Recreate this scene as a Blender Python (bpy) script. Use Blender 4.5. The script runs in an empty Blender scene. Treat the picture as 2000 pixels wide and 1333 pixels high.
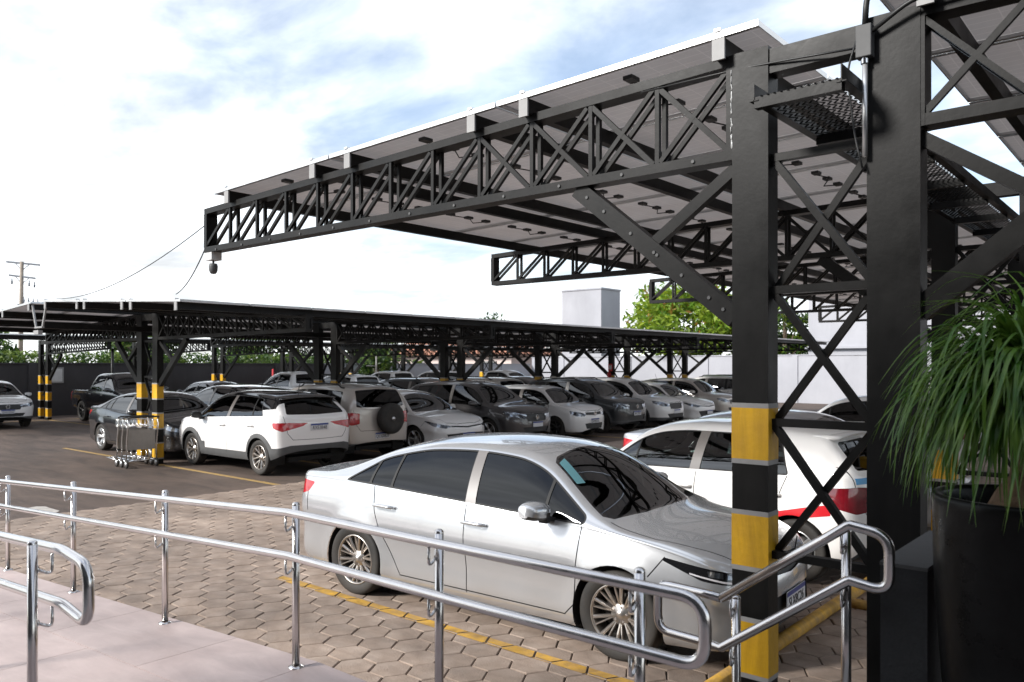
import bpy, bmesh, math, random
import numpy as np
from mathutils import Vector, Matrix
R = math.radians
random.seed(7)
scn = bpy.context.scene
COL = scn.collection

# ------------------------------------------------------------------ camera
YAW = R(40.6)                       # world X runs along the parked cars, Y along the rows of carports
EYE = 2.08
cam_d = bpy.data.cameras.new('camera'); cam = bpy.data.objects.new('camera', cam_d); COL.objects.link(cam)
cam.location = (0, 0, EYE); cam.rotation_euler = (R(90), 0, YAW)
cam_d.sensor_width = 36; cam_d.lens = 28.0; cam_d.shift_y = 0.0238
cam_d.clip_start = 0.05; cam_d.clip_end = 3000
cam_d.dof.use_dof = True; cam_d.dof.focus_distance = 6.6; cam_d.dof.aperture_fstop = 3.6
scn.camera = cam
# ------------------------------------------------------------------ world, sun, exposure
SUN_EL, SUN_AZ = 31.0, 243.0        # azimuth: direction the light comes from, degrees ccw from +X
wld = bpy.data.worlds.new('World'); scn.world = wld; wld.use_nodes = True
nt = wld.node_tree; nt.nodes.clear()
def wn(t, **k):
    n = nt.nodes.new(t)
    for a, b in k.items(): setattr(n, a, b)
    return n
wo = wn('ShaderNodeOutputWorld'); sky = wn('ShaderNodeTexSky', sky_type='NISHITA', sun_disc=False)
sky.sun_elevation = R(SUN_EL); sky.sun_rotation = R(90 - SUN_AZ); sky.air_density = 1.0; sky.dust_density = 0.6; sky.ozone_density = 1.6
bg1 = wn('ShaderNodeBackground'); bg1.inputs[1].default_value = 0.085
bg2 = wn('ShaderNodeBackground'); bg2.inputs[0].default_value = (0.93, 0.965, 1.0, 1); bg2.inputs[1].default_value = 0.95
mxw = wn('ShaderNodeMixShader')
tc = wn('ShaderNodeTexCoord'); sep = wn('ShaderNodeSeparateXYZ')
nt.links.new(tc.outputs['Generated'], sep.inputs[0])
def wmath(op, a, b=None, clamp=False):
    n = wn('ShaderNodeMath', operation=op, use_clamp=clamp)
    for i, v in enumerate((a, b)):
        if v is None: continue
        if isinstance(v, (int, float)): n.inputs[i].default_value = v
        else: nt.links.new(v, n.inputs[i])
    return n.outputs[0]
zc = wmath('ADD', wmath('MAXIMUM', sep.outputs[2], 0.0), 0.16)       # cloud sheet overhead, seen in perspective
cx_, cy_ = wmath('DIVIDE', sep.outputs[0], zc), wmath('DIVIDE', sep.outputs[1], zc)
cmb = wn('ShaderNodeCombineXYZ'); nt.links.new(cx_, cmb.inputs[0]); nt.links.new(cy_, cmb.inputs[1])
mp = wn('ShaderNodeMapping'); nt.links.new(cmb.outputs[0], mp.inputs[0])
mp.inputs['Rotation'].default_value = (0, 0, R(56.89)); mp.inputs['Scale'].default_value = (0.75, 1.15, 1); mp.inputs['Location'].default_value = (16.42, -18.73, 0)
n1 = wn('ShaderNodeTexNoise'); n1.inputs['Scale'].default_value = 0.62; n1.inputs['Detail'].default_value = 9; n1.inputs['Roughness'].default_value = 0.5; n1.inputs['Distortion'].default_value = 0.2
n2 = wn('ShaderNodeTexNoise'); n2.inputs['Scale'].default_value = 2.6; n2.inputs['Detail'].default_value = 8; n2.inputs['Roughness'].default_value = 0.55; n2.inputs['Distortion'].default_value = 0.25
nt.links.new(mp.outputs[0], n1.inputs[0]); nt.links.new(mp.outputs[0], n2.inputs[0])
dens = wmath('ADD', wmath('MULTIPLY', n1.outputs[0], 0.80), wmath('MULTIPLY', n2.outputs[0], 0.20))
mr = wn('ShaderNodeMapRange', interpolation_type='SMOOTHSTEP'); nt.links.new(dens, mr.inputs[0])
mr.inputs[1].default_value = 0.355; mr.inputs[2].default_value = 0.63; mr.inputs[3].default_value = 0.2; mr.inputs[4].default_value = 1.0
hz = wn('ShaderNodeMapRange', interpolation_type='SMOOTHSTEP'); nt.links.new(sep.outputs[2], hz.inputs[0])   # thick white haze low over the horizon
hz.inputs[1].default_value = 0.0; hz.inputs[2].default_value = 0.34; hz.inputs[3].default_value = 0.8; hz.inputs[4].default_value = 0.0
fac = wmath('MAXIMUM', mr.outputs[0], hz.outputs[0])
cb = wn('ShaderNodeMapRange', interpolation_type='SMOOTHSTEP'); nt.links.new(n2.outputs[0], cb.inputs[0])      # thicker and thinner cloud
cb.inputs[1].default_value = 0.25; cb.inputs[2].default_value = 0.72; cb.inputs[3].default_value = 0.33; cb.inputs[4].default_value = 0.84
nt.links.new(cb.outputs[0], bg2.inputs[1])
nt.links.new(sky.outputs[0], bg1.inputs[0])
nt.links.new(fac, mxw.inputs[0]); nt.links.new(bg1.outputs[0], mxw.inputs[1]); nt.links.new(bg2.outputs[0], mxw.inputs[2]); nt.links.new(mxw.outputs[0], wo.inputs[0])

sd = bpy.data.lights.new('sun', 'SUN'); sd.energy = 2.2; sd.angle = R(12); sd.color = (1.0, 0.97, 0.93)
so = bpy.data.objects.new('sun', sd); COL.objects.link(so)
_d = Vector((math.cos(R(SUN_AZ)) * math.cos(R(SUN_EL)), math.sin(R(SUN_AZ)) * math.cos(R(SUN_EL)), math.sin(R(SUN_EL))))
so.rotation_euler = (-_d).to_track_quat('-Z', 'Y').to_euler(); so.location = (-20, -10, 30)
vs = scn.view_settings; vs.view_transform = 'Standard'; vs.look = 'None'; vs.gamma = 1.0; vs.exposure = 1.42; vs.use_curve_mapping = False
scn.cycles.max_bounces = 8; scn.cycles.transparent_max_bounces = 16; scn.cycles.caustics_reflective = False; scn.cycles.caustics_refractive = False

# ------------------------------------------------------------------ materials
MATS = {}
def material(name, col=(0.5, 0.5, 0.5), rough=0.5, metal=0.0, spec=0.5, coat=0.0, var=0.0, vscale=6.0, col2=None, bump=0.0, bscale=60.0, rvar=0.0, rand=0.0, backdark=False, detail=6, coords='Object', emit=None):
    """Principled material whose colour is broken up by noise (var / col2), roughened (rvar) and lightly bumped."""
    m = bpy.data.materials.new(name); m.use_nodes = True; t = m.node_tree; N = t.nodes; Lk = t.links
    p = N['Principled BSDF']; c = (*col, 1)
    p.inputs['Base Color'].default_value = c; p.inputs['Roughness'].default_value = rough; p.inputs['Metallic'].default_value = metal
    p.inputs['Specular IOR Level'].default_value = spec; p.inputs['Coat Weight'].default_value = coat; p.inputs['Coat Roughness'].default_value = 0.025
    tcn = N.new('ShaderNodeTexCoord'); src = tcn.outputs[coords]
    if coords == 'World':
        pass
    out = None
    if var or col2 is not None or rvar:
        nz = N.new('ShaderNodeTexNoise'); nz.inputs['Scale'].default_value = vscale; nz.inputs['Detail'].default_value = detail; nz.inputs['Roughness'].default_value = 0.62
        Lk.new(src, nz.inputs[0])
        rp = N.new('ShaderNodeMapRange'); Lk.new(nz.outputs[0], rp.inputs[0]); rp.inputs[1].default_value = 0.3; rp.inputs[2].default_value = 0.7
        mx = N.new('ShaderNodeMix'); mx.data_type = 'RGBA'; Lk.new(rp.outputs[0], mx.inputs[0])
        if col2 is not None: mx.inputs[6].default_value = c; mx.inputs[7].default_value = (*col2, 1)
        else:
            mx.inputs[6].default_value = tuple(max(0, x * (1 - var)) for x in col) + (1,); mx.inputs[7].default_value = tuple(min(1, x * (1 + var)) for x in col) + (1,)
        out = mx.outputs[2]
        if rvar:
            rr = N.new('ShaderNodeMapRange'); Lk.new(nz.outputs[0], rr.inputs[0]); rr.inputs[1].default_value = 0.3; rr.inputs[2].default_value = 0.7
            rr.inputs[3].default_value = max(0, rough - rvar); rr.inputs[4].default_value = min(1, rough + rvar); Lk.new(rr.outputs[0], p.inputs['Roughness'])
    if rand:
        oi = N.new('ShaderNodeObjectInfo'); h = N.new('ShaderNodeHueSaturation'); r2 = N.new('ShaderNodeMapRange'); Lk.new(oi.outputs['Random'], r2.inputs[0])
        r2.inputs[3].default_value = 1 - rand; r2.inputs[4].default_value = 1 + rand; Lk.new(r2.outputs[0], h.inputs['Value'])
        if out is not None: Lk.new(out, h.inputs['Color'])
        else: h.inputs['Color'].default_value = c
        out = h.outputs[0]
    if backdark:
        g = N.new('ShaderNodeNewGeometry'); mb = N.new('ShaderNodeMix'); mb.data_type = 'RGBA'; Lk.new(g.outputs['Backfacing'], mb.inputs[0])
        if out is not None: Lk.new(out, mb.inputs[6])
        else: mb.inputs[6].default_value = c
        mb.inputs[7].default_value = (0.03, 0.03, 0.03, 1); out = mb.outputs[2]
    if out is not None: Lk.new(out, p.inputs['Base Color'])
    if bump:
        bz = N.new('ShaderNodeTexNoise'); bz.inputs['Scale'].default_value = bscale; bz.inputs['Detail'].default_value = 5; Lk.new(src, bz.inputs[0])
        b = N.new('ShaderNodeBump'); b.inputs['Strength'].default_value = bump; b.inputs['Distance'].default_value = 0.02; Lk.new(bz.outputs[0], b.inputs['Height']); Lk.new(b.outputs[0], p.inputs['Normal'])
    if emit: p.inputs['Emission Color'].default_value = (*emit[0], 1); p.inputs['Emission Strength'].default_value = emit[1]
    MATS[name] = m
    return m
def car_paint(name, col, metal=0.0, rough=0.3, dust=(0.36, 0.29, 0.22)):
    """Clear-coated paint with road dust gathered on the lower body (object height)."""
    m = material(name, col, rough, metal, coat=0.9, backdark=False); t = m.node_tree; N = t.nodes; Lk = t.links; p = N['Principled BSDF']
    tcn = N['Texture Coordinate']; sp = N.new('ShaderNodeSeparateXYZ'); Lk.new(tcn.outputs['Object'], sp.inputs[0])
    nz = N.new('ShaderNodeTexNoise'); nz.inputs['Scale'].default_value = 3.2; nz.inputs['Detail'].default_value = 7; nz.inputs['Roughness'].default_value = 0.6; Lk.new(tcn.outputs['Object'], nz.inputs[0])
    h = N.new('ShaderNodeMapRange'); Lk.new(sp.outputs[2], h.inputs[0]); h.inputs[1].default_value = 0.15; h.inputs[2].default_value = 0.62; h.inputs[3].default_value = 0.55; h.inputs[4].default_value = 0.0
    mu = N.new('ShaderNodeMath'); mu.operation = 'MULTIPLY'; Lk.new(h.outputs[0], mu.inputs[0]); Lk.new(nz.outputs[0], mu.inputs[1])
    mx = N.new('ShaderNodeMix'); mx.data_type = 'RGBA'; Lk.new(mu.outputs[0], mx.inputs[0]); mx.inputs[6].default_value = (*col, 1); mx.inputs[7].default_value = (*dust, 1)
    g = N.new('ShaderNodeNewGeometry'); mb = N.new('ShaderNodeMix'); mb.data_type = 'RGBA'; Lk.new(g.outputs['Backfacing'], mb.inputs[0]); Lk.new(mx.outputs[2], mb.inputs[6]); mb.inputs[7].default_value = (0.025, 0.025, 0.025, 1)
    Lk.new(mb.outputs[2], p.inputs['Base Color'])
    cw = N.new('ShaderNodeMapRange'); Lk.new(mu.outputs[0], cw.inputs[0]); cw.inputs[1].default_value = 0.0; cw.inputs[2].default_value = 0.35; cw.inputs[3].default_value = 0.95; cw.inputs[4].default_value = 0.25; Lk.new(cw.outputs[0], p.inputs['Coat Weight'])
    return m
def glass_mat(name, tint, reflect=0.06, rough=0.0):
    m = bpy.data.materials.new(name); m.use_nodes = True; t = m.node_tree; N = t.nodes; Lk = t.links
    N.remove(N['Principled BSDF']); o = N['Material Output']
    tr = N.new('ShaderNodeBsdfTransparent'); tr.inputs[0].default_value = (*tint, 1)
    gl = N.new('ShaderNodeBsdfGlossy'); gl.inputs['Roughness'].default_value = rough; gl.inputs[0].default_value = (0.95, 0.97, 1, 1)
    fr = N.new('ShaderNodeFresnel'); fr.inputs[0].default_value = 1.52
    ad = N.new('ShaderNodeMath'); ad.operation = 'ADD'; ad.use_clamp = True; ad.inputs[1].default_value = reflect; Lk.new(fr.outputs[0], ad.inputs[0])
    mx = N.new('ShaderNodeMixShader'); Lk.new(ad.outputs[0], mx.inputs[0]); Lk.new(tr.outputs[0], mx.inputs[1]); Lk.new(gl.outputs[0], mx.inputs[2]); Lk.new(mx.outputs[0], o.inputs[0])
    MATS[name] = m
    return m
def leaf_mat(name, a, b, trans=0.35, scale=1.3, rough=0.45):
    m = bpy.data.materials.new(name); m.use_nodes = True; t = m.node_tree; N = t.nodes; Lk = t.links
    p = N['Principled BSDF']; o = N['Material Output']; p.inputs['Roughness'].default_value = rough; p.inputs['Specular IOR Level'].default_value = 0.4
    tcn = N.new('ShaderNodeTexCoord'); nz = N.new('ShaderNodeTexNoise'); nz.inputs['Scale'].default_value = scale; nz.inputs['Detail'].default_value = 4; Lk.new(tcn.outputs['Object'], nz.inputs[0])
    rp = N.new('ShaderNodeMapRange'); Lk.new(nz.outputs[0], rp.inputs[0]); rp.inputs[1].default_value = 0.35; rp.inputs[2].default_value = 0.65
    mx = N.new('ShaderNodeMix'); mx.data_type = 'RGBA'; Lk.new(rp.outputs[0], mx.inputs[0]); mx.inputs[6].default_value = (*a, 1); mx.inputs[7].default_value = (*b, 1)
    Lk.new(mx.outputs[2], p.inputs['Base Color'])
    tl = N.new('ShaderNodeBsdfTranslucent'); Lk.new(mx.outputs[2], tl.inputs[0]); ms = N.new('ShaderNodeMixShader'); ms.inputs[0].default_value = trans
    Lk.new(p.outputs[0], ms.inputs[1]); Lk.new(tl.outputs[0], ms.inputs[2]); Lk.new(ms.outputs[0], o.inputs[0])
    MATS[name] = m
    return m

material('asphalt', (0.056, 0.038, 0.029), 0.8, col2=(0.108, 0.077, 0.060), vscale=0.35, detail=10, bump=0.35, bscale=90, rvar=0.12)
material('paver', (0.235, 0.172, 0.13), 0.85, col2=(0.345, 0.27, 0.217), vscale=3.5, bump=0.3, bscale=70, rand=0.10)
material('joint_sand', (0.07, 0.05, 0.038), 0.95, var=0.3, vscale=20)
material('ramp_tile', (0.42, 0.325, 0.30), 0.5, col2=(0.52, 0.42, 0.39), vscale=2.2, rand=0.05, bump=0.05, bscale=40, rvar=0.08)
material('concrete', (0.36, 0.34, 0.33), 0.9, var=0.18, vscale=3, bump=0.3, bscale=50)
material('yellow_line', (0.58, 0.32, 0.03), 0.75, col2=(0.36, 0.22, 0.08), vscale=11, bump=0.15, bscale=80)
material('faded_line', (0.42, 0.27, 0.07), 0.8, col2=(0.24, 0.16, 0.08), vscale=9)
material('white_line', (0.5, 0.47, 0.43), 0.8, col2=(0.3, 0.27, 0.24), vscale=9)
material('steel_black', (0.0045, 0.0043, 0.004), 0.45, spec=0.2, col2=(0.0105, 0.0098, 0.009), vscale=2.5, detail=9, rvar=0.1, bump=0.03, bscale=40)
material('band_yellow', (0.72, 0.40, 0.012), 0.45, col2=(0.60, 0.32, 0.015), vscale=5, bump=0.12, bscale=25, rvar=0.1)
material('band_grey', (0.30, 0.29, 0.28), 0.5, var=0.15)
material('bracket_white', (0.27, 0.265, 0.26), 0.55, var=0.1)
material('panel_back', (0.70, 0.63, 0.60), 0.55, col2=(0.80, 0.74, 0.715), vscale=1.2, rand=0.06)
material('panel_front', (0.012, 0.016, 0.035), 0.12, spec=0.7)
material('aluminium', (0.62, 0.62, 0.62), 0.38, metal=0.75, var=0.08, rvar=0.08)
material('stainless', (0.66, 0.63, 0.61), 0.2, metal=1.0, var=0.06, vscale=10, rvar=0.06)
material('chrome', (0.80, 0.80, 0.80), 0.08, metal=1.0)
material('rubber', (0.018, 0.017, 0.016), 0.75, col2=(0.04, 0.034, 0.028), vscale=5, bump=0.1, bscale=90)
material('black_plastic', (0.022, 0.022, 0.022), 0.55, var=0.2, bump=0.05, bscale=200)
material('grey_plastic', (0.07, 0.07, 0.07), 0.6, var=0.15)
material('gloss_black', (0.008, 0.008, 0.009), 0.08, coat=1.0)
material('seam_black', (0.006, 0.006, 0.006), 0.7)
material('pillar_grey', (0.16, 0.145, 0.135), 0.3, coat=0.5)
material('alloy', (0.58, 0.54, 0.50), 0.28, metal=0.9, col2=(0.46, 0.42, 0.38), vscale=5)
material('alloy_silver', (0.62, 0.62, 0.62), 0.3, metal=0.85, var=0.1)
material('alloy_dark', (0.05, 0.05, 0.05), 0.4, metal=0.6)
material('disc_metal', (0.10, 0.09, 0.085), 0.5, metal=0.8)
material('lamp_red', (0.42, 0.012, 0.018), 0.12, coat=1.0, var=0.35, vscale=14)
material('lamp_red_dark', (0.16, 0.006, 0.012), 0.1, coat=1.0, var=0.3, vscale=12)
material('lamp_white', (0.62, 0.60, 0.62), 0.12, coat=1.0, var=0.2, vscale=14)
material('lamp_clear', (0.34, 0.38, 0.44), 0.07, metal=0.6, coat=1.0, col2=(0.05, 0.055, 0.065), vscale=9, detail=1)
material('seat_cloth', (0.035, 0.033, 0.032), 0.9, var=0.2)
material('trim_grey', (0.10, 0.095, 0.09), 0.7)
material('plate_white', (0.60, 0.60, 0.62), 0.4)
material('plate_blue', (0.02, 0.045, 0.22), 0.4)
material('ink_black', (0.012, 0.012, 0.015), 0.5)
material('sticker_blue', (0.05, 0.28, 0.55), 0.4)
material('sticker_teal', (0.10, 0.24, 0.27), 0.4)
material('stripe_red', (0.55, 0.012, 0.02), 0.3, coat=0.6)
material('wall_dark', (0.045, 0.042, 0.044), 0.85, var=0.15, vscale=0.6, bump=0.15, bscale=20)
material('wall_white', (0.33, 0.33, 0.355), 0.85, col2=(0.39, 0.39, 0.415), vscale=0.35, bump=0.08, bscale=20)
material('wall_pink', (0.60, 0.50, 0.46), 0.85, var=0.08, vscale=0.6)
material('roof_clay', (0.34, 0.15, 0.09), 0.85, var=0.3, vscale=2.5)
material('window_dark', (0.03, 0.035, 0.04), 0.15)
material('wood_pole', (0.30, 0.25, 0.20), 0.9, var=0.2)
material('insulator', (0.14, 0.15, 0.17), 0.5)
material('bark', (0.13, 0.095, 0.065), 0.9, var=0.3, vscale=8, bump=0.5, bscale=25)
material('caudex', (0.30, 0.19, 0.12), 0.9, var=0.35, vscale=14, bump=0.6, bscale=40)
material('soil', (0.05, 0.035, 0.025), 0.95, var=0.4, vscale=30)
material('pot_glaze', (0.008, 0.0078, 0.0075), 0.35, spec=0.14, coat=0.0, var=0.4, vscale=5, rvar=0.15, bump=0.12, bscale=14)
material('parapet', (0.03, 0.03, 0.03), 0.9, var=0.15, bump=0.35, bscale=90)
material('parapet_top', (0.085, 0.082, 0.08), 0.9, var=0.12, bump=0.3, bscale=90)
material('cable_black', (0.012, 0.012, 0.012), 0.5)
material('box_white', (0.55, 0.55, 0.54), 0.5, var=0.1)
material('sign_red', (0.50, 0.02, 0.025), 0.5)
material('board_grey', (0.30, 0.275, 0.25), 0.4, metal=0.3, var=0.1)
material('floor_far', (0.09, 0.085, 0.07), 0.9, var=0.3, vscale=0.05)
leaf_mat('leaf_almond', (0.10, 0.22, 0.018), (0.26, 0.33, 0.025)); leaf_mat('leaf_red', (0.35, 0.13, 0.03), (0.28, 0.2, 0.03))
leaf_mat('leaf_dark', (0.02, 0.055, 0.012), (0.05, 0.095, 0.02)); leaf_mat('leaf_hedge', (0.05, 0.12, 0.016), (0.17, 0.23, 0.04))
leaf_mat('leaf_pot', (0.05, 0.14, 0.016), (0.15, 0.25, 0.035), 0.3, 9, 0.3)
glass_mat('glass_tint', (0.10, 0.105, 0.10), 0.02); glass_mat('glass_dark', (0.03, 0.03, 0.03), 0.0); glass_mat('glass_green', (0.42, 0.50, 0.46), 0.04)
glass_mat('glass_windscreen', (0.20, 0.21, 0.19), 0.05); glass_mat('glass_screen_dark', (0.07, 0.075, 0.065), 0.05)
car_paint('paint_silver', (0.53, 0.54, 0.555), 0.6, 0.22); car_paint('paint_white', (0.80, 0.785, 0.77), 0.0, 0.3); car_paint('paint_black', (0.012, 0.012, 0.014), 0.1, 0.25, dust=(0.09, 0.075, 0.065))
car_paint('paint_grey', (0.075, 0.07, 0.072), 0.45, 0.3, dust=(0.12, 0.10, 0.09)); car_paint('paint_steel', (0.50, 0.51, 0.54), 0.35, 0.3); car_paint('paint_sand', (0.52, 0.48, 0.44), 0.35, 0.32)
car_paint('paint_graphite', (0.04, 0.045, 0.05), 0.4, 0.3, dust=(0.09, 0.08, 0.075))

# ------------------------------------------------------------------ mesh helpers
class MB:
    """Collects boxes, beams, tubes and lathes; build() makes ONE mesh object."""
    def __init__(s): s.v = []; s.f = []; s.m = []; s.sm = []; s.mats = []
    def mi(s, mat):
        if mat not in s.mats: s.mats.append(mat)
        return s.mats.index(mat)
    def add(s, vs_, fs, mat, smooth=False):
        o = len(s.v); s.v += [tuple(p) for p in vs_]; k = s.mi(mat)
        for f in fs: s.f.append(tuple(i + o for i in f)); s.m.append(k); s.sm.append(smooth)
        return s
    def box(s, x0, x1, y0, y1, z0, z1, mat):
        return s.add([(x0, y0, z0), (x1, y0, z0), (x1, y1, z0), (x0, y1, z0), (x0, y0, z1), (x1, y0, z1), (x1, y1, z1), (x0, y1, z1)],
                     [(3, 2, 1, 0), (4, 5, 6, 7), (0, 1, 5, 4), (1, 2, 6, 5), (2, 3, 7, 6), (3, 0, 4, 7)], mat)
    def beam(s, a, b, w, h, mat, up=(0, 0, 1)):
        a, b = Vector(a), Vector(b); d = (b - a).normalized(); u = Vector(up)
        if abs(d.dot(u)) > 0.98: u = Vector((0, 1, 0))
        sd_ = d.cross(u).normalized(); u = sd_.cross(d)
        q = [(-w / 2, -h / 2), (w / 2, -h / 2), (w / 2, h / 2), (-w / 2, h / 2)]
        vs_ = [a + sd_ * i + u * j for i, j in q] + [b + sd_ * i + u * j for i, j in q]
        return s.add(vs_, [(3, 2, 1, 0), (4, 5, 6, 7), (0, 1, 5, 4), (1, 2, 6, 5), (2, 3, 7, 6), (3, 0, 4, 7)], mat)
    def tube(s, pts, r, mat, n=10, caps=True, closed=False):
        P = [Vector(p) for p in pts]; k = len(P); rs = r if isinstance(r, (list, tuple)) else [r] * k
        vs_ = []; prev = None
        for i, p in enumerate(P):
            t = (P[(i + 1) % k] - P[i - 1]) if closed else (P[min(i + 1, k - 1)] - P[max(i - 1, 0)])
            t = t.normalized()
            if prev is None: a = t.orthogonal().normalized()
            else: a = (prev - t * prev.dot(t)).normalized()
            prev = a; b = t.cross(a)
            for j in range(n):
                th = 2 * math.pi * j / n; vs_.append(p + (a * math.cos(th) + b * math.sin(th)) * rs[i])
        fs = []
        for i in range(k if closed else k - 1):
            i2 = (i + 1) % k
            for j in range(n): fs.append((i * n + j, i * n + (j + 1) % n, i2 * n + (j + 1) % n, i2 * n + j))
        s.add(vs_, fs, mat, True)
        if caps and not closed:
            o = len(s.v) - len(vs_); kk = s.mi(mat)
            s.f.append(tuple(o + j for j in reversed(range(n)))); s.m.append(kk); s.sm.append(False)
            s.f.append(tuple(o + (k - 1) * n + j for j in range(n))); s.m.append(kk); s.sm.append(False)
        return s
    def lathe(s, prof, mat, n=32, axis='z', c=(0, 0, 0), smooth=True):
        vs_ = []
        for r_, h in prof:
            for j in range(n):
                th = 2 * math.pi * j / n; a, b = r_ * math.cos(th), r_ * math.sin(th)
                p = (a, b, h) if axis == 'z' else ((a, h, -b) if axis == 'y' else (h, a, b))
                vs_.append((p[0] + c[0], p[1] + c[1], p[2] + c[2]))
        fs = []
        for i in range(len(prof) - 1):
            for j in range(n): fs.append((i * n + j, i * n + (j + 1) % n, (i + 1) * n + (j + 1) % n, (i + 1) * n + j))
        return s.add(vs_, fs, mat, smooth)
    def mesh(s, name):
        me = bpy.data.meshes.new(name); me.from_pydata(s.v, [], s.f)
        for m in s.mats: me.materials.append(MATS[m])
        me.polygons.foreach_set('material_index', s.m); me.polygons.foreach_set('use_smooth', s.sm); me.update()
        return me
    def build(s, name, parent=None, loc=(0, 0, 0), rz=0.0):
        return put(name, s.mesh(name), parent, loc, rz)
def put(name, me, parent=None, loc=(0, 0, 0), rz=0.0):
    o = bpy.data.objects.new(name, me); COL.objects.link(o); o.location = loc; o.rotation_euler = (0, 0, rz)
    if parent is not None: o.parent = parent
    return o
def tag(o, label=None, cat=None, group=None, kind=None):
    for k, v in (('label', label), ('category', cat), ('group', group), ('kind', kind)):
        if v: o[k] = v
    return o
def empty(name, loc=(0, 0, 0), rz=0.0, label=None, cat=None, group=None):
    o = bpy.data.objects.new(name, None); COL.objects.link(o); o.location = loc; o.rotation_euler = (0, 0, rz); o.empty_display_size = 0.2
    return tag(o, label, cat, group)
def bevel(me, w, seg=2):
    bm = bmesh.new(); bm.from_mesh(me); bmesh.ops.bevel(bm, geom=bm.edges[:], offset=w, segments=seg, affect='EDGES', profile=0.5); bm.to_mesh(me); bm.free(); return me
def text_mesh(txt, size, mat, depth=0.0015, align='CENTER'):
    cu = bpy.data.curves.new('lettering', 'FONT'); cu.body = txt; cu.size = size; cu.extrude = depth; cu.align_x = align; cu.align_y = 'CENTER'; cu.resolution_u = 3
    ob = bpy.data.objects.new('lettering', cu); COL.objects.link(ob)
    bpy.context.view_layer.update()
    me = bpy.data.meshes.new_from_object(ob.evaluated_get(bpy.context.evaluated_depsgraph_get()))
    bpy.data.objects.remove(ob); bpy.data.curves.remove(cu); me.materials.clear(); me.materials.append(MATS[mat]); me.name = 'lettering'
    return me
def arc(c, r, a0, a1, n, ax, ay):
    c, ax, ay = Vector(c), Vector(ax), Vector(ay)
    return [c + ax * (r * math.cos(R(a0 + (a1 - a0) * i / n))) + ay * (r * math.sin(R(a0 + (a1 - a0) * i / n))) for i in range(n + 1)]
def fillet(pts, r, n=6):
    """Polyline with its inner corners rounded."""
    P = [Vector(p) for p in pts]; out = [P[0]]
    for i in range(1, len(P) - 1):
        a, b = (P[i - 1] - P[i]), (P[i + 1] - P[i]); d = min(r, a.length * .48, b.length * .48); s_, e_ = P[i] + a.normalized() * d, P[i] + b.normalized() * d
        for k in range(n + 1):
            t = k / n; out.append(s_ * (1 - t) ** 2 + P[i] * 2 * t * (1 - t) + e_ * t * t)
    return out + [P[-1]]

def stains(name, scale, lo, hi, world=False):                              # drawn-out oil and tyre stains over a ground material
    t = MATS[name].node_tree; N = t.nodes; Lk = t.links; p = N['Principled BSDF']; src = p.inputs['Base Color'].links[0].from_socket
    mpn = N.new('ShaderNodeMapping'); mpn.inputs['Scale'].default_value = scale; mpn.inputs['Rotation'].default_value = (0, 0, R(18)); gp = N.new('ShaderNodeNewGeometry'); Lk.new(gp.outputs['Position'] if world else N['Texture Coordinate'].outputs['Object'], mpn.inputs[0])
    nz = N.new('ShaderNodeTexNoise'); nz.inputs['Scale'].default_value = 1.0; nz.inputs['Detail'].default_value = 9; nz.inputs['Roughness'].default_value = 0.68; nz.inputs['Distortion'].default_value = 0.6; Lk.new(mpn.outputs[0], nz.inputs[0])
    rp_ = N.new('ShaderNodeMapRange'); Lk.new(nz.outputs[0], rp_.inputs[0]); rp_.inputs[1].default_value = .32; rp_.inputs[2].default_value = .68; rp_.inputs[3].default_value = lo; rp_.inputs[4].default_value = hi
    vm = N.new('ShaderNodeVectorMath'); vm.operation = 'SCALE'; Lk.new(src, vm.inputs[0]); Lk.new(rp_.outputs[0], vm.inputs['Scale']); Lk.new(vm.outputs[0], p.inputs['Base Color'])
def panel_light():
    """Glass-glass modules: the dark cells leave gaps that let a little daylight through; a faint cell grid shows below."""
    t = MATS['panel_front'].node_tree; N = t.nodes; Lk = t.links; o = N['Material Output']; p = N['Principled BSDF']; tr = N.new('ShaderNodeBsdfTransparent'); mx = N.new('ShaderNodeMixShader'); mx.inputs[0].default_value = .30
    Lk.new(p.outputs[0], mx.inputs[1]); Lk.new(tr.outputs[0], mx.inputs[2]); Lk.new(mx.outputs[0], o.inputs[0])
    t = MATS['panel_back'].node_tree; N = t.nodes; Lk = t.links; o = N['Material Output']; p = N['Principled BSDF']; tl = N.new('ShaderNodeBsdfTranslucent'); mx = N.new('ShaderNodeMixShader'); mx.inputs[0].default_value = .45
    src = p.inputs['Base Color'].links[0].from_socket; bt = N.new('ShaderNodeTexBrick'); bt.offset = 0.0; bt.inputs['Scale'].default_value = 1.0; bt.inputs['Brick Width'].default_value = .182; bt.inputs['Row Height'].default_value = .091; bt.inputs['Mortar Size'].default_value = .004
    bt.inputs['Color1'].default_value = bt.inputs['Color2'].default_value = (.86, .86, .86, 1); bt.inputs['Mortar'].default_value = (1, 1, 1, 1); Lk.new(N['Texture Coordinate'].outputs['Object'], bt.inputs['Vector'])
    m2 = N.new('ShaderNodeMix'); m2.data_type = 'RGBA'; m2.blend_type = 'MULTIPLY'; m2.inputs[0].default_value = 1; Lk.new(src, m2.inputs[6]); Lk.new(bt.outputs[0], m2.inputs[7]); Lk.new(m2.outputs[2], p.inputs['Base Color']); Lk.new(m2.outputs[2], tl.inputs[0])
    Lk.new(p.outputs[0], mx.inputs[1]); Lk.new(tl.outputs[0], mx.inputs[2]); Lk.new(mx.outputs[0], o.inputs[0])
panel_light(); stains('wall_white', (.7, .7, .16), .92, 1.05); stains('wall_dark', (.9, .9, .15), .8, 1.15); stains('steel_black', (3, 3, .6), .6, 1.5)
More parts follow.
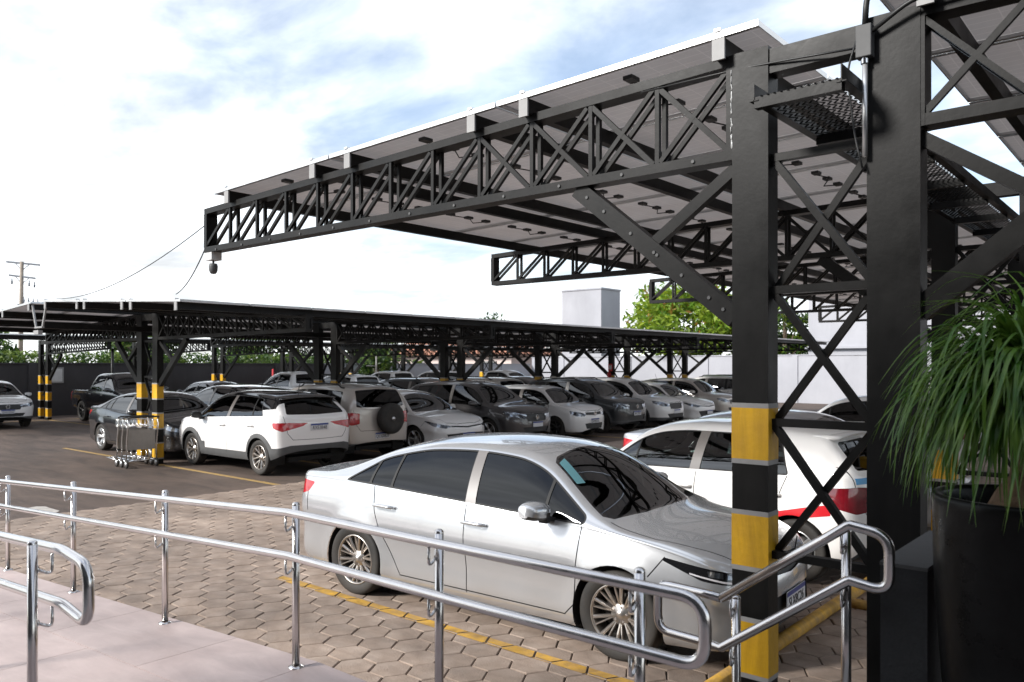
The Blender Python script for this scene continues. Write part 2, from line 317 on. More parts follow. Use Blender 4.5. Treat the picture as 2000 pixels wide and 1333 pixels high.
stains('asphalt', (.55, 1.9, 1), .55, 1.5); stains('ramp_tile', (1.4, 5, 1), .84, 1.1, True); stains('paver', (.7, 1.3, 1), .62, 1.28, True); stains('band_yellow', (7, 7, 1.1), .72, 1.12, True); stains('paver', (3.1, 3.7, 1), .86, 1.1, True); stains('yellow_line', (4, 6, 1), .6, 1.25, True)
PLATE_TEXT = {}                                              # lettering is meshed first, while the scene is still empty
for _t in ('SLX8C26', 'PRK4A18', 'RXE3B48', 'QCG0B27', 'QTM2D31', 'RPC7E05', 'QAH5F62'): PLATE_TEXT[_t] = text_mesh(_t, .098, 'ink_black')
TXT_FU = text_mesh('Fu', .16, 'ink_black', align='LEFT'); TXT_DOOR = text_mesh('TULLA', .16, 'trim_grey')
# ------------------------------------------------------------------ ground, pavers, lines
APX0, APX1, APY0, APY1 = -12.0, -1.1, 2.62, 13.2
g = MB(); n = 60                                             # the car park floor, reaching the horizon
g.add([(-900, -900, -.002), (900, -900, -.002), (900, 900, -.002), (-900, 900, -.002)], [(0, 1, 2, 3)], 'asphalt')
tag(g.build('ground'), 'worn brown asphalt of the car park', None, None, 'structure')
ap = empty('paved_apron', (0, 0, 0)); tag(ap, 'apron of brown hexagonal pavers beside the ramp', None, None, 'structure')
g = MB(); g.add([(APX0, APY0, .003), (APX1, APY0, .003), (APX1, 40, .003), (APX0, 40, .003)], [(0, 1, 2, 3)], 'joint_sand'); g.build('joint_bed', ap)
g = MB(); g.add([(APX0, APY1, .012), (APX1, APY1, .012), (APX1, 40, .012), (APX0, 40, .012)], [(0, 1, 2, 3)], 'paver'); g.build('far_paving', ap)
def hexagon(r, z):
    return [(r * math.cos(R(60 * k)), r * math.sin(R(60 * k)), z) for k in range(6)]
HR = .152                                                    # centre to corner; flat sides run along Y? edges at 30, 90, 150 degrees
def hex_pts(r, z): return [(r * math.cos(R(60 * k + 0)), r * math.sin(R(60 * k + 0)), z) for k in range(6)]
def hex_mesh(seed):
    rnd = random.Random(seed); h = [rnd.uniform(-.0018, .0018) for _ in range(6)]; rr = [HR * rnd.uniform(.955, .985) for _ in range(6)]; m = MB()
    top = [(rr[k] * .955 * math.cos(R(60 * k)), rr[k] * .955 * math.sin(R(60 * k)), .014 + h[k]) for k in range(6)]; mid = [(rr[k] * math.cos(R(60 * k)), rr[k] * math.sin(R(60 * k)), .008 + h[k]) for k in range(6)]; lo = [(rr[k] * math.cos(R(60 * k)), rr[k] * math.sin(R(60 * k)), 0) for k in range(6)]
    m.add(top + mid + lo, [tuple(range(6))] + [(6 + k, 6 + (k + 1) % 6, (k + 1) % 6, k) for k in range(6)] + [(12 + k, 12 + (k + 1) % 6, 6 + (k + 1) % 6, 6 + k) for k in range(6)], 'paver')
    return m
HEXV = [hex_mesh(i) for i in range(8)]; HEXM = [m.mesh('paver') for m in HEXV]
cells = []; dx, dy = HR * 1.5, HR * math.sqrt(3); i = 0
x = APX0 + .1
while x < APX1 - .1:
    y = APY0 - .1 + (dy / 2 if i % 2 else 0)
    while y < APY1: cells.append((x, y)); y += dy
    x += dx; i += 1
CY, SY = math.cos(YAW), math.sin(YAW)
def view(x, y, z=0.0):
    r_, f = CY * x + SY * y, -SY * x + CY * y; return (1000 + 1555 * r_ / f, 714 + 1555 * (EYE - z) / f, f) if f > .1 else (9e9, 9e9, f)
def shown(c):
    u, v, f = view(*c); return 0 < u < 1720 and v < 1345 and not (640 < u < 1500 and v < 1120) and not (u > 1120 and v < 1180) and c[1] > 2.7
vis = sorted((c for c in cells if shown(c)), key=lambda c: view(*c)[2]); near = set(vis[:300]); far = [c for c in cells if c not in near]
rp = random.Random(3)
for c in vis[:300]:
    o = put('paver', HEXM[rp.randrange(8)], ap, (c[0], c[1], .004 + rp.uniform(0, .005)), R(60 * rp.randrange(6)) + R(rp.uniform(-1, 1)))
g = MB()
for c in far:
    m = HEXV[rp.randrange(8)]; z = .004 + rp.uniform(0, .003); g.add([(p[0] + c[0], p[1] + c[1], p[2] + z) for p in m.v], m.f, 'paver')
o = g.build('paver_field', ap); o['kind'] = 'stuff'
def strip_on_pavers(name, x0, x1, y0, y1, mat, label):
    """Paint that lies on the pavers only: each hexagon is clipped to the strip, so the joints stay bare."""
    m = MB()
    for c in cells:
        if not (x0 - .2 < c[0] < x1 + .2 and y0 - .2 < c[1] < y1 + .2): continue
        p = [(c[0] + HR * .93 * math.cos(R(60 * k)), c[1] + HR * .93 * math.sin(R(60 * k))) for k in range(6)]; box = [(x0, y0), (x1, y0), (x1, y1), (x0, y1)]
        for k in range(4):
            if p: p = clip2(p, box[k], box[(k + 1) % 4])
        if len(p) > 2: m.add([(a, b, .0245) for a, b in p], [tuple(range(len(p)))], mat)
    return tag(m.build(name), label, None, None, 'structure')
def clip2(p, a, b):
    ax, ay = a; bx, by = b[0] - ax, b[1] - ay; out = []
    d = [bx * (q[1] - ay) - by * (q[0] - ax) for q in p]
    for i in range(len(p)):
        j = (i + 1) % len(p)
        if d[i] >= 0: out.append(p[i])
        if d[i] * d[j] < 0: t = d[i] / (d[i] - d[j]); out.append((p[i][0] + (p[j][0] - p[i][0]) * t, p[i][1] + (p[j][1] - p[i][1]) * t))
    return out
strip_on_pavers('painted_line', -6.75, -2.2, 4.345, 4.455, 'yellow_line', 'yellow painted bay line on the pavers beside the silver sedan')
strip_on_pavers('painted_line', -6.9, -2.5, 6.93, 7.05, 'yellow_line', 'yellow painted bay line between the silver sedan and the white hatchback')
def line(x0, x1, y0, y1, mat, label):
    m = MB(); m.box(x0, x1, y0, y1, -.001, .003, mat); tag(m.build('painted_line'), label, None, None, 'structure')
NTH = ['first', 'second', 'third', 'fourth', 'fifth', 'sixth', 'seventh', 'eighth', 'ninth', 'tenth', 'eleventh', 'twelfth']
for k in range(8):
    y = 7.88 + 2.3 * k
    line(-16.5, -12.05, y - .05, y + .05, 'faded_line', 'thin yellow bay line on the asphalt, %s from the trolleys' % NTH[k])
    line(-21.6, -17.6, y - .05, y + .05, 'faded_line', 'pale yellow bay line behind the middle carport columns, %s from the trolleys' % NTH[k])
line(-33.0, -28.5, 11.5, 11.6, 'faded_line', 'thin yellow bay line beside the black pickup at the dark wall')
line(-33.1, -33.0, 7.0, 30.0, 'faded_line', 'yellow line along the foot of the far carport columns')
for k, (x, y, a, b) in enumerate(((-11.2, 2.95, .5, .22), (-12.6, 4.3, .42, .16), (-12.9, 3.6, .25, .07))):
    m = MB(); q = 14; vs_ = [(x + a * math.cos(t) * rp.uniform(.8, 1.1), y + b * math.sin(t) * rp.uniform(.8, 1.1), .020 if x > APX0 else .002) for t in [2 * math.pi * j / q for j in range(q)]]; m.add(vs_, [tuple(range(q))], 'white_line')
    tag(m.build('pale_patch'), ('pale worn patch at the paver edge behind the railing', 'pale cement patch on the asphalt behind the railing', 'small pale scrap on the asphalt beside the cement patch')[k], None, None, 'structure')
m = MB(); m.tube([(-2.3, 3.95, .062), (-2.3, 10.5, .062)], .05, 'yellow_line', 14)
tag(m.build('wheel_stop'), 'yellow pipe wheel stop in front of the silver sedan', 'wheel stop')
m = MB(); m.tube([(-2.25, 7.05, .05), (-1.35, 7.0, .05)], .045, 'yellow_line', 12)
tag(m.build('wheel_stop'), 'short yellow kerb bar running towards the second column', 'wheel stop')

# ------------------------------------------------------------------ ramp, landing, steps
RZ = lambda x: max(.02, .52 - .0625 * max(0, -3.5 - x))              # ramp height
rampy0, rampy1 = 1.02, 2.52
rm = empty('ramp', (0, 0, 0)); tag(rm, 'pale tiled access ramp rising to the landing', None, None, 'structure')
m = MB(); xs = [-11.5, -3.5, 3.0]
m.add([(-11.5, -1.4, -.1), (3, -1.4, -.1), (3, rampy1, -.1), (-11.5, rampy1, -.1), (-11.5, -1.4, RZ(-11.5) - .014), (-3.5, -1.4, .506), (3, -1.4, .506), (3, rampy1, .506), (-3.5, rampy1, .506), (-11.5, rampy1, RZ(-11.5) - .014)],
      [(3, 2, 1, 0), (4, 5, 8, 9), (5, 6, 7, 8), (0, 1, 6, 5, 4), (2, 3, 9, 8, 7), (0, 4, 9, 3), (1, 2, 7, 6)], 'concrete'); m.build('base', rm)
tw, tl = .60, 1.2; k = 0; y = rampy1
while y > .3:
    y0 = max(y - tw, -1.4); x = -11.5 - (tl / 2 if k % 2 else 0)
    while x < 1.2:
        a, b = max(x, -11.5) + .002, min(x + tl, 1.2) - .002
        if b - a > .05:
            segs = [(a, b)] if not (a < -3.5 < b) else [(a, -3.502), (-3.498, b)]
            for a_, b_ in segs:
                if b_ - a_ < .03: continue
                t = MB(); za, zb_ = RZ(a_), RZ(b_); t.add([(a_, y0 + .002, za - .013), (b_, y0 + .002, zb_ - .013), (b_, y - .002, zb_ - .013), (a_, y - .002, za - .013), (a_, y0 + .002, za), (b_, y0 + .002, zb_), (b_, y - .002, zb_), (a_, y - .002, za)],
                    [(4, 5, 6, 7), (0, 1, 5, 4), (1, 2, 6, 5), (2, 3, 7, 6), (3, 0, 4, 7)], 'ramp_tile'); t.build('tile', rm)
        x += tl
    y -= tw; k += 1
st = MB()
for k in range(3): st.box(-1.85 + .28 * k, .2, 2.525, 3.22, -.05 if k == 0 else .173 * k + .001, .173 * (k + 1), 'concrete')
tag(st.build('steps'), 'low concrete steps beside the landing railing', None, None, 'structure')

# ------------------------------------------------------------------ stainless railings
RR = .021
def railing(label, posts, rails_upper, zl, loops, yoff, name='railing'):
    root = empty(name, (posts[0][0], posts[0][1], posts[0][2]), 0, label, 'railing'); L0 = Vector(root.location)
    for (px_, py_, pz_, h) in posts:
        p = MB(); p.tube([(px_, py_, pz_), (px_, py_, pz_ + h - .012)], RR * .93, 'stainless', 16); p.lathe([(RR * .93, pz_ + h - .012), (RR * .9, pz_ + h - .002), (RR * .55, pz_ + h + .004), (0, pz_ + h + .005)], 'stainless', 16, 'z', (px_, py_, 0)); p.lathe([(RR * 1.9, pz_ + .001), (RR * 1.9, pz_ + .006), (RR, pz_ + .012)], 'stainless', 16, 'z', (px_, py_, 0))
        o = p.build('post', root, -L0)
    for pts in rails_upper:
        p = MB(); p.tube(pts, RR, 'stainless', 16); p.build('rail', root, -L0)
    for (a, b) in loops:                                     # J-shaped brackets from post to rail
        a, b = Vector(a), Vector(b); q = MB(); mid = Vector((b.x, b.y, a.z)); q.tube(fillet([a, mid + Vector((0, 0, -.03)), b], .08, 8), .0065, 'stainless', 8); q.lathe([(.013, 0), (.013, .004), (.0, .004)], 'stainless', 10, 'y', (a.x, a.y + (.0 if yoff < 0 else .0), a.z)); q.build('bracket', root, -L0)
    return root
UP, DN = .81, .59
def rails_for(px):                                           # the long railing: along Y = 2.44, ramp then landing
    pass
post_x = [-9.75, -8.15, -6.58, -5.02, -3.53, -2.47, -1.47]
yp = lambda x: 2.40 + .022 * max(0, -3.5 - x)
posts = [(x, yp(x), RZ(x), UP + .04) for x in post_x]; off = -.062
def railpath(h): return [Vector((x, yp(x) + off, RZ(x) + h)) for x in (-11.3, -8.15, -5.5, -3.9, -3.62, -3.5, -3.38, -3.1, -2.0)]
up, dn = railpath(UP), railpath(DN); xe = -1.19
loop = fillet([up[-1], Vector((xe, yp(-2) + off, .52 + UP)), Vector((xe, yp(-2) + off, .52 + DN)), dn[-1]], .09, 8)
path = up[:-1] + loop + list(reversed(dn[:-1]))
br = []
for x in post_x:
    for h in (UP, DN): br.append(((x, yp(x) + off * .3, RZ(x) + h - .075), (x, yp(x) + off, RZ(x) + h - .015)))
railing('long stainless handrail running between the ramp and the silver sedan', posts, [path], None, br, -1)
# second railing, on the camera's side of the ramp
pn = [(-3.62, 1.20, RZ(-3.62), UP + .035), (-5.1, 1.22, RZ(-5.1), UP + .035), (-6.6, 1.24, RZ(-6.6), UP + .035)]
pth = lambda h: [Vector((x, 1.27, RZ(x) + h)) for x in (-8.2, -6.0, -4.6, -3.6, -3.5)]
u_, d_ = pth(UP), pth(DN); lp = fillet([u_[-2], Vector((-3.5, 1.27, .52 + UP)), Vector((-3.24, 1.27, .515 + UP - .02)), Vector((-3.24, 1.27, .515 + DN - .03)), Vector((-3.5, 1.27, .52 + DN)), d_[-2]], .085, 8)
br = [((x, y + .02, z + h - .085), (x, y + .075, z + h - .015)) for x, y, z, _ in pn for h in (UP, DN)]
railing('near stainless handrail ending in a rounded loop over the ramp floor', pn, [u_[:-2] + lp + list(reversed(d_[:-2]))], None, br, 1)
# stair railing
A, B = Vector((-1.63, 3.36, 1.025)), Vector((-1.075, 3.36, 1.425)); D = Vector((0, 0, -.225))
ua = [Vector((-1.95, 3.43, A.z - .015)), A, B, Vector((-.9, 3.36, B.z - .002))]; la = [p + D for p in ua]
pth = fillet([A + Vector((-.10, .02, 0)), Vector((-1.98, 3.40, A.z - .0)), Vector((-1.98, 3.40, A.z + D.z)), A + D + Vector((-.10, .02, 0))], .07, 8)
full = [A] + pth + [A + D, B + D] + fillet([B + D + Vector((.01, 0, .004)), Vector((-.915, 3.36, B.z + D.z - .02)), Vector((-.915, 3.36, B.z - .02)), B + Vector((.01, 0, .004))], .075, 8) + [B, A]
ps = [(-1.585, 3.42, .0, 1.03), (-1.10, 3.42, .345, 1.055)]
br = [((-1.585, 3.40, .97), (-1.585, 3.36, 1.035)), ((-1.585, 3.40, .75), (-1.585, 3.36, .81)), ((-1.10, 3.40, 1.33), (-1.10, 3.36, 1.40)), ((-1.10, 3.40, 1.11), (-1.10, 3.36, 1.175))]
railing('short stainless stair handrail sloping up in front of the striped column', ps, [full], None, br, -1)
m = MB(); m.box(-.975, -.80, 3.45, 4.25, .0, 1.265, 'parapet'); m.box(-.977, -.798, 3.448, 4.252, 1.265, 1.28, 'parapet_top')
tag(m.build('parapet'), 'low dark parapet wall with grey top beside the black planter', 'wall')
# ------------------------------------------------------------------ solar carports
_pan = {}
def panel_meshes(lx, ly):
    k = (round(lx, 3), round(ly, 3))
    if k in _pan: return _pan[k]
    m = MB(); t = .035; w = .03
    m.add([(-lx / 2 + .008, -ly / 2 + .008, t - .003), (lx / 2 - .008, -ly / 2 + .008, t - .003), (lx / 2 - .008, ly / 2 - .008, t - .003), (-lx / 2 + .008, ly / 2 - .008, t - .003)], [(0, 1, 2, 3)], 'panel_front')
    m.add([(-lx / 2 + w * .3, -ly / 2 + w * .3, t - .0085), (lx / 2 - w * .3, -ly / 2 + w * .3, t - .0085), (lx / 2 - w * .3, ly / 2 - w * .3, t - .0085), (-lx / 2 + w * .3, ly / 2 - w * .3, t - .0085)], [(3, 2, 1, 0)], 'panel_back')
    for a, b, c, d in ((-lx / 2, lx / 2, -ly / 2, -ly / 2 + .008), (-lx / 2, lx / 2, ly / 2 - .008, ly / 2), (-lx / 2, -lx / 2 + .008, -ly / 2 + .008, ly / 2 - .008), (lx / 2 - .008, lx / 2, -ly / 2 + .008, ly / 2 - .008)): m.box(a, b, c, d, 0, t, 'aluminium')
    for a, b, c, d in ((-lx / 2, lx / 2, -ly / 2, -ly / 2 + w), (-lx / 2, lx / 2, ly / 2 - w, ly / 2)): m.box(a, b, c, d, -.0015, .0015, 'aluminium')
    j = MB()
    for yy in (-.32, 0, .32): j.box(-.035, .035, yy - .05, yy + .05, t - .035, t - .009, 'black_plastic')
    j.tube([(-.02, -.3, t - .03), (.06, -.15, t - .045), (-.02, 0, t - .03)], .006, 'cable_black', 5); j.tube([(.0, .02, t - .03), (-.10, .18, t - .05), (0, .32, t - .03)], .006, 'cable_black', 5)
    _pan[k] = (m.mesh('solar_panel'), j.mesh('junction_box')); return _pan[k]
def column_mesh(h, cx=.22, cy=.14, y1=1.86, band=.30, gap=.27, grey=.028):
    m = MB(); z = h; top = y1; segs = []; zc = 0.0
    marks = []; t = y1
    for k in range(3): marks += [(t, 'band_grey'), (t - grey, 'band_yellow'), (t - grey - band, 'band_grey'), (t - 2 * grey - band, 'steel_black')]; t -= 2 * grey + band + gap
    lv = [(h, 'steel_black')] + marks; lv.append((0, None))
    for (za, mt), (zb, _) in zip(lv[:-1], lv[1:]):
        w = .0 if mt == 'steel_black' else .0025
        if za - zb > .001: m.box(-cx / 2 - w, cx / 2 + w, -cy / 2 - w, cy / 2 + w, max(zb, 0), za, mt)
    m.box(-cx / 2 - .05, cx / 2 + .05, -cy / 2 - .05, cy / 2 + .05, 0, .012, 'steel_black')
    return m.mesh('column')
def carport(label, xl, xr, ys, zb, zt, reach, tipd, drop, py0, py1, y1band, fine=0, slope_r=True, halves=(-1, 1), lx=1.995):
    """Pairs of columns at xl / xr; lattice cantilevers run to -X from xl and to +X from xr; panels lie on purlins above."""
    root = empty('solar_carport', (xr, ys[0], 0), 0, label, 'carport', 'solar carports'); O = Vector(root.location)
    cm = column_mesh(zt + .0, y1=y1band); pm = MB(); pm.box(-.13, .13, -.07, .07, 0, zt, 'steel_black'); pm.box(-.18, .18, -.12, .12, 0, .012, 'steel_black'); plainm = pm.mesh('column')
    for i, y in enumerate(ys):
        for x in (xl, xr): put('column', plainm if fine and i == 0 and x == xr else cm, root, Vector((x, y, 0)) - O)
        b = MB(); a0, a1 = xl + .11, xr - .11; z0 = zb - .08; hgt = .765; zs = [z0 - k * hgt for k in range(4) if z0 - k * hgt > .7]
        for z in zs: b.beam((a0, y, z), (a1, y, z), .05, .045, 'steel_black')
        for za, zb_ in zip(zs[:-1], zs[1:]): b.beam((a0, y - .0, za), (a1, y, zb_), .045, .04, 'steel_black'); b.beam((a0, y + .042, zb_), (a1, y + .042, za), .035, .04, 'steel_black')
        b.build('lattice_brace', root, -O); b = MB(); b.beam((a0, y, zt - .09), (a1, y, zt - .09), .12, .14, 'steel_black'); b.build('tie_beam', root, -O)
        for sd_ in halves:
            x0 = xl - .11 if sd_ < 0 else xr + .11; L = reach; ztop = lambda d: zt - drop * d / L; zbot = lambda d: zb + (zt - zb - tipd - drop) * max(0, d) / L
            c = MB(); cw = .13
            c.beam((x0, y, zb - .03), (x0 + sd_ * L, y, zbot(L) - .03), cw, .06, 'steel_black'); c.beam((x0, y, zt - .03), (x0 + sd_ * L, y, ztop(L) - .03), cw, .06, 'steel_black')
            c.box(min(x0 + sd_ * L, x0 + sd_ * (L - .05)), max(x0 + sd_ * L, x0 + sd_ * (L - .05)), y - cw / 2, y + cw / 2, zbot(L), ztop(L) - .06, 'steel_black'); c.box(min(x0, x0 + sd_ * .04), max(x0, x0 + sd_ * .04), y - cw / 2 - .002, y + cw / 2 + .002, zb - .061, zt - .061, 'steel_black')
            c.beam((x0, y, zb - 1.0), (x0 + sd_ * 1.16, y, zb - .06), .08, .12, 'steel_black'); c.beam((x0, y, zb - .10), (x0 + sd_ * .60, y, zb - .52), .06, .07, 'steel_black')
            tr = c.build('truss', root, -O); nb = 12; bw = L / nb; W = []
            for k in range(nb):
                d0, d1 = k * bw, (k + 1) * bw
                for yo in (-.045, .045):
                    W.append(((x0 + sd_ * d1, y + yo, zbot(d1)), (x0 + sd_ * d1, y + yo, ztop(d1) - .06), .03, .03))
                    W.append(((x0 + sd_ * (d0 + .03), y + yo, ztop(d0) - .07), (x0 + sd_ * (d1 - .02), y + yo, zbot(d1) + .005), .028, .03))
                if k < 4: W.append(((x0 + sd_ * d1, y - .045, ztop(d1) - .06), (x0 + sd_ * (d0 + .03), y - .045, zbot(d0)), .026, .034))
            if fine and i < fine and sd_ < 0:
                for a, b_, w, h in W: q = MB(); q.beam(a, b_, w, h, 'steel_black'); q.build('web_member', tr)
            else:
                q = MB()
                for a, b_, w, h in W: q.beam(a, b_, w, h, 'steel_black')
                q.build('web', tr)
    for sd_ in halves:
        x0 = xl + .08 if sd_ < 0 else xr - .08; sl = drop / reach; ang = math.atan(sl)
        zp = zt + .10
        for k in range(3):
            c0 = x0 + sd_ * (k * (lx + .02) + lx / 2); dd = abs(c0 - x0); zc = zp - sl * dd
            for off in (-.75, .75):
                xx = c0 + off; zz = zp - sl * abs(xx - x0); p = MB(); p.box(xx - .035, xx + .035, py0 + .02, py1, zz - .112, zz - .002, 'steel_black'); p.box(xx - .04, xx + .04, py0 + .004, py0 + .02, zz - .13, zz + .0, 'bracket_white'); p.box(xx - .02, xx + .02, py0 - .01, py0 + .05, zz + .035, zz + .05, 'aluminium'); p.build('purlin', root, -O)
            ly = 1.134; y = py0 + ly / 2; me, jb = panel_meshes(lx, ly); cnt = 0
            while y < py1:
                o = put('solar_panel', me, root, Vector((c0, y, zc)) - O); o.rotation_euler = (0, ang if sd_ > 0 else -ang, 0)
                if fine and sd_ < 0 and cnt < 16: put('junction_box', jb, o)
                y += ly + .02; cnt += 1
    return root, O
# nearest carport
NY = [4.5 + 4.7 * k for k in range(6)]; NXL, NXR = -1.97, -1.19
near_cp, NO = carport('tall solar carport over the silver sedan, its striped columns at right', NXL, NXR, NY, 3.36, 3.92, 6.17, .42, .125, 4.36, 30.4, 1.86, fine=2)
t = MB()                                                     # walkway of expanded metal between the column pairs
for x in (NXL + .16, NXR - .16): t.beam((x, 4.12, 3.555), (x, 30, 3.555), .006, .09, 'steel_black'); t.beam((x, 4.12, 3.512), (x, 30, 3.512), .05, .006, 'steel_black')
for k in range(28): y = 4.15 + k * .93; t.beam((NXL + .16, y, 3.50), (NXR - .16, y, 3.50), .05, .06, 'steel_black')
t.build('walkway_frame', near_cp, -NO)
t = MB(); xa, xb = NXL + .17, NXR - .17; wv, hv = .085, .036; nx = int((xb - xa) / hv)
for iy in range(150):
    y = 4.16 + iy * wv
    for ix in range(nx):
        x = xa + ix * hv
        for s_ in (1, -1): t.beam((x, y + (0 if s_ > 0 else wv), 3.53), (x + hv, y + (wv if s_ > 0 else 0) * .5 + (0 if s_ > 0 else wv * .5), 3.53), .008, .004, 'steel_black')
        t.beam((x, y, 3.53), (x + hv, y - wv * .5, 3.53), .008, .004, 'steel_black')
o = t.build('expanded_mesh', near_cp, -NO); o['kind'] = 'stuff'
# middle carport
MY = [7.94 + 4.6 * k for k in range(6)]; MXL, MXR = -17.42, -16.7
mid_cp, MO = carport('long middle solar carport behind the trolleys, six column pairs', MXL, MXR, MY, 2.68, 3.20, 5.3, .22, .27, 5.72, 33.2, 1.71, lx=1.80)
v = MB()
for x in (MXL - .02, MXR + .02): v.beam((x, 5.78, 3.30), (-17.06 + (.17 if x > -17.06 else -.17), 5.78, 2.83), .03, .04, 'bracket_white')
v.beam((-17.25, 5.78, 2.82), (-16.87, 5.78, 2.82), .05, .03, 'bracket_white'); v.box(-17.2, -16.92, 5.80, 33, 2.80, 2.81, 'steel_black')
for x in (-17.2, -16.92): v.box(x - .004, x + .004, 5.80, 33, 2.81, 2.90, 'steel_black')
v.box(-17.2, -16.95, 5.72, 5.8, 2.68, 2.76, 'bracket_white'); v.build('cable_tray', mid_cp, -MO)
far_cp, FO = carport('far solar carport along the dark wall, behind the middle one', -34.05, -33.3, [8.0 + 3.6 * k for k in range(9)], 2.55, 3.05, 5.3, .25, .12, 4.4, 37.5, 1.70, halves=(1,))
# ------------------------------------------------------------------ walls, buildings and trees behind the car park
def wall(name, label, x0, x1, y0, y1, h, mat, cap=None, cat='wall'):
    root = empty(name, ((x0 + x1) / 2, (y0 + y1) / 2, 0), 0, label, cat); O = Vector(root.location); m = MB(); m.box(x0, x1, y0, y1, -.02, h, mat); m.build('wall_face', root, -O)
    c = MB(); c.box(x0 - .04, x1 + .04, y0 - .04, y1 + .04, h, h + .06, cap or mat); c.build('coping', root, -O)
    n = max(1, int(max(x1 - x0, y1 - y0) / 5)); 
    for k in range(n):
        q = MB()
        if x1 - x0 < y1 - y0: y = y0 + (k + .5) * (y1 - y0) / n; q.box(x1 + .002, x1 + .05, y - .15, y + .15, 0, h - .002, mat)
        else: x = x0 + (k + .5) * (x1 - x0) / n; q.box(x - .15, x + .15, y0 - .05, y0 - .002, 0, h - .002, mat)
        q.build('pilaster', root, -O)
    return root
wall('perimeter_wall', 'long dark grey wall behind the black pickup', -36.0, -35.7, -8, 26.0, 2.13, 'wall_dark')
wall('perimeter_wall', 'pale grey stretch of wall beyond the dark wall, beside the bush', -36.0, -35.7, 26.1, 43.6, 2.13, 'wall_white')
wall('perimeter_wall', 'long white wall closing the far end of the car park', -35.6, 2.0, 43.7, 44.0, 2.62, 'wall_white')
m = MB(); m.box(-35.69, -35.66, 12.3, 13.0, 1.35, 2.0, 'bracket_white'); m.box(-35.659, -35.655, 12.36, 12.94, 1.41, 1.94, 'box_white')
tag(m.build('wall_sign'), 'small pale sign on the dark wall behind the black pickup', 'sign')
m = MB(); m.tube([(-34.8, 14.6, 0), (-34.8, 14.6, 2.75)], .06, 'steel_black', 10); m.box(-34.95, -34.65, 14.45, 14.75, 2.75, 2.80, 'steel_black'); tag(m.build('bare_post'), 'thin dark post with flat top before the dark wall', 'post')
m = MB(); m.tube([(-34.9, 22.4, 0), (-34.9, 22.4, 1.9)], .05, 'sign_red', 10); m.box(-34.95, -34.85, 22.3, 22.5, 1.0, 1.5, 'sign_red'); tag(m.build('fire_point'), 'red fire extinguisher post in front of the dark wall', 'fire point')
# white block tower, pink house, white building
def building(name, label, x0, x1, y0, y1, h, mat, wins=(), parapet=.0):
    root = empty(name, ((x0 + x1) / 2, (y0 + y1) / 2, 0), 0, label, 'building'); O = Vector(root.location); m = MB(); m.box(x0, x1, y0, y1, -.02, h, mat); m.build('wall', root, -O)
    c = MB(); c.box(x0 - .06, x1 + .06, y0 - .06, y1 + .06, h, h + .12, mat); c.build('coping', root, -O)
    for (a, b, c_, d, face) in wins:
        q = MB()
        if face == 'y': q.box(a, b, y0 - .05, y0 - .003, c_, d, 'window_dark'); fr = MB(); fr.box(a - .08, b + .08, y0 - .07, y0 - .004, d, d + .1, mat); fr.box(a - .08, b + .08, y0 - .09, y0 - .004, c_ - .1, c_, mat)
        else: q.box(x0 - .05, x0 - .003, a, b, c_, d, 'window_dark'); fr = MB(); fr.box(x0 - .07, x0 - .004, a - .08, b + .08, d, d + .1, mat); fr.box(x0 - .09, x0 - .004, a - .08, b + .08, c_ - .1, c_, mat)
        o = q.build('window', root, -O); fr.build('frame', o)
    return root
building('tower_block', 'plain white block tower rising above the middle carport', -37.7, -34.0, 50.0, 52.6, 7.85, 'wall_white')
wb = building('warehouse', 'tall white building behind the second column pair', -16.4, 14, 44.6, 60, 7.6, 'wall_white')
O = Vector(wb.location)
q = MB(); q.box(-16.5, 2, 44.35, 44.598, 3.0, 3.12, 'wall_white'); q.build('ledge', wb, -O)
for k in range(4):
    q = MB(); q.box(-11.2 + 3.2 * k, -8.6 + 3.2 * k, 43.55, 43.69, .0, 2.0, 'wall_white'); q.box(-11.0 + 3.2 * k, -8.8 + 3.2 * k, 43.52, 43.549, .05, 1.75, 'bracket_white'); q.build('shutter_panel', wb, -O)
hs = empty('house', (-46, 49, 0), 0, 'pink house with clay tile roof beyond the far wall', 'house'); O = Vector(hs.location)
m = MB(); m.box(-56, -39.5, 46, 52, 0, 3.0, 'wall_pink'); m.build('wall', hs, -O)
m = MB(); m.add([(-56.6, 45.3, 2.95), (-38.8, 45.3, 2.95), (-38.8, 52.6, 2.95), (-56.6, 52.6, 2.95), (-54, 49, 4.2), (-41.5, 49, 4.2)], [(0, 1, 5, 4), (1, 2, 5), (2, 3, 4, 5), (3, 0, 4), (3, 2, 1, 0)], 'roof_clay'); m.build('roof', hs, -O)
for x in (-54, -50.5, -46.5, -42.5):
    q = MB(); q.box(x, x + 1.4, 45.95, 45.997, 1.2, 2.3, 'window_dark'); o = q.build('window', hs, -O); q = MB(); q.box(x - .1, x + 1.5, 45.9, 45.996, 2.3, 2.42, 'bracket_white'); q.build('frame', o)
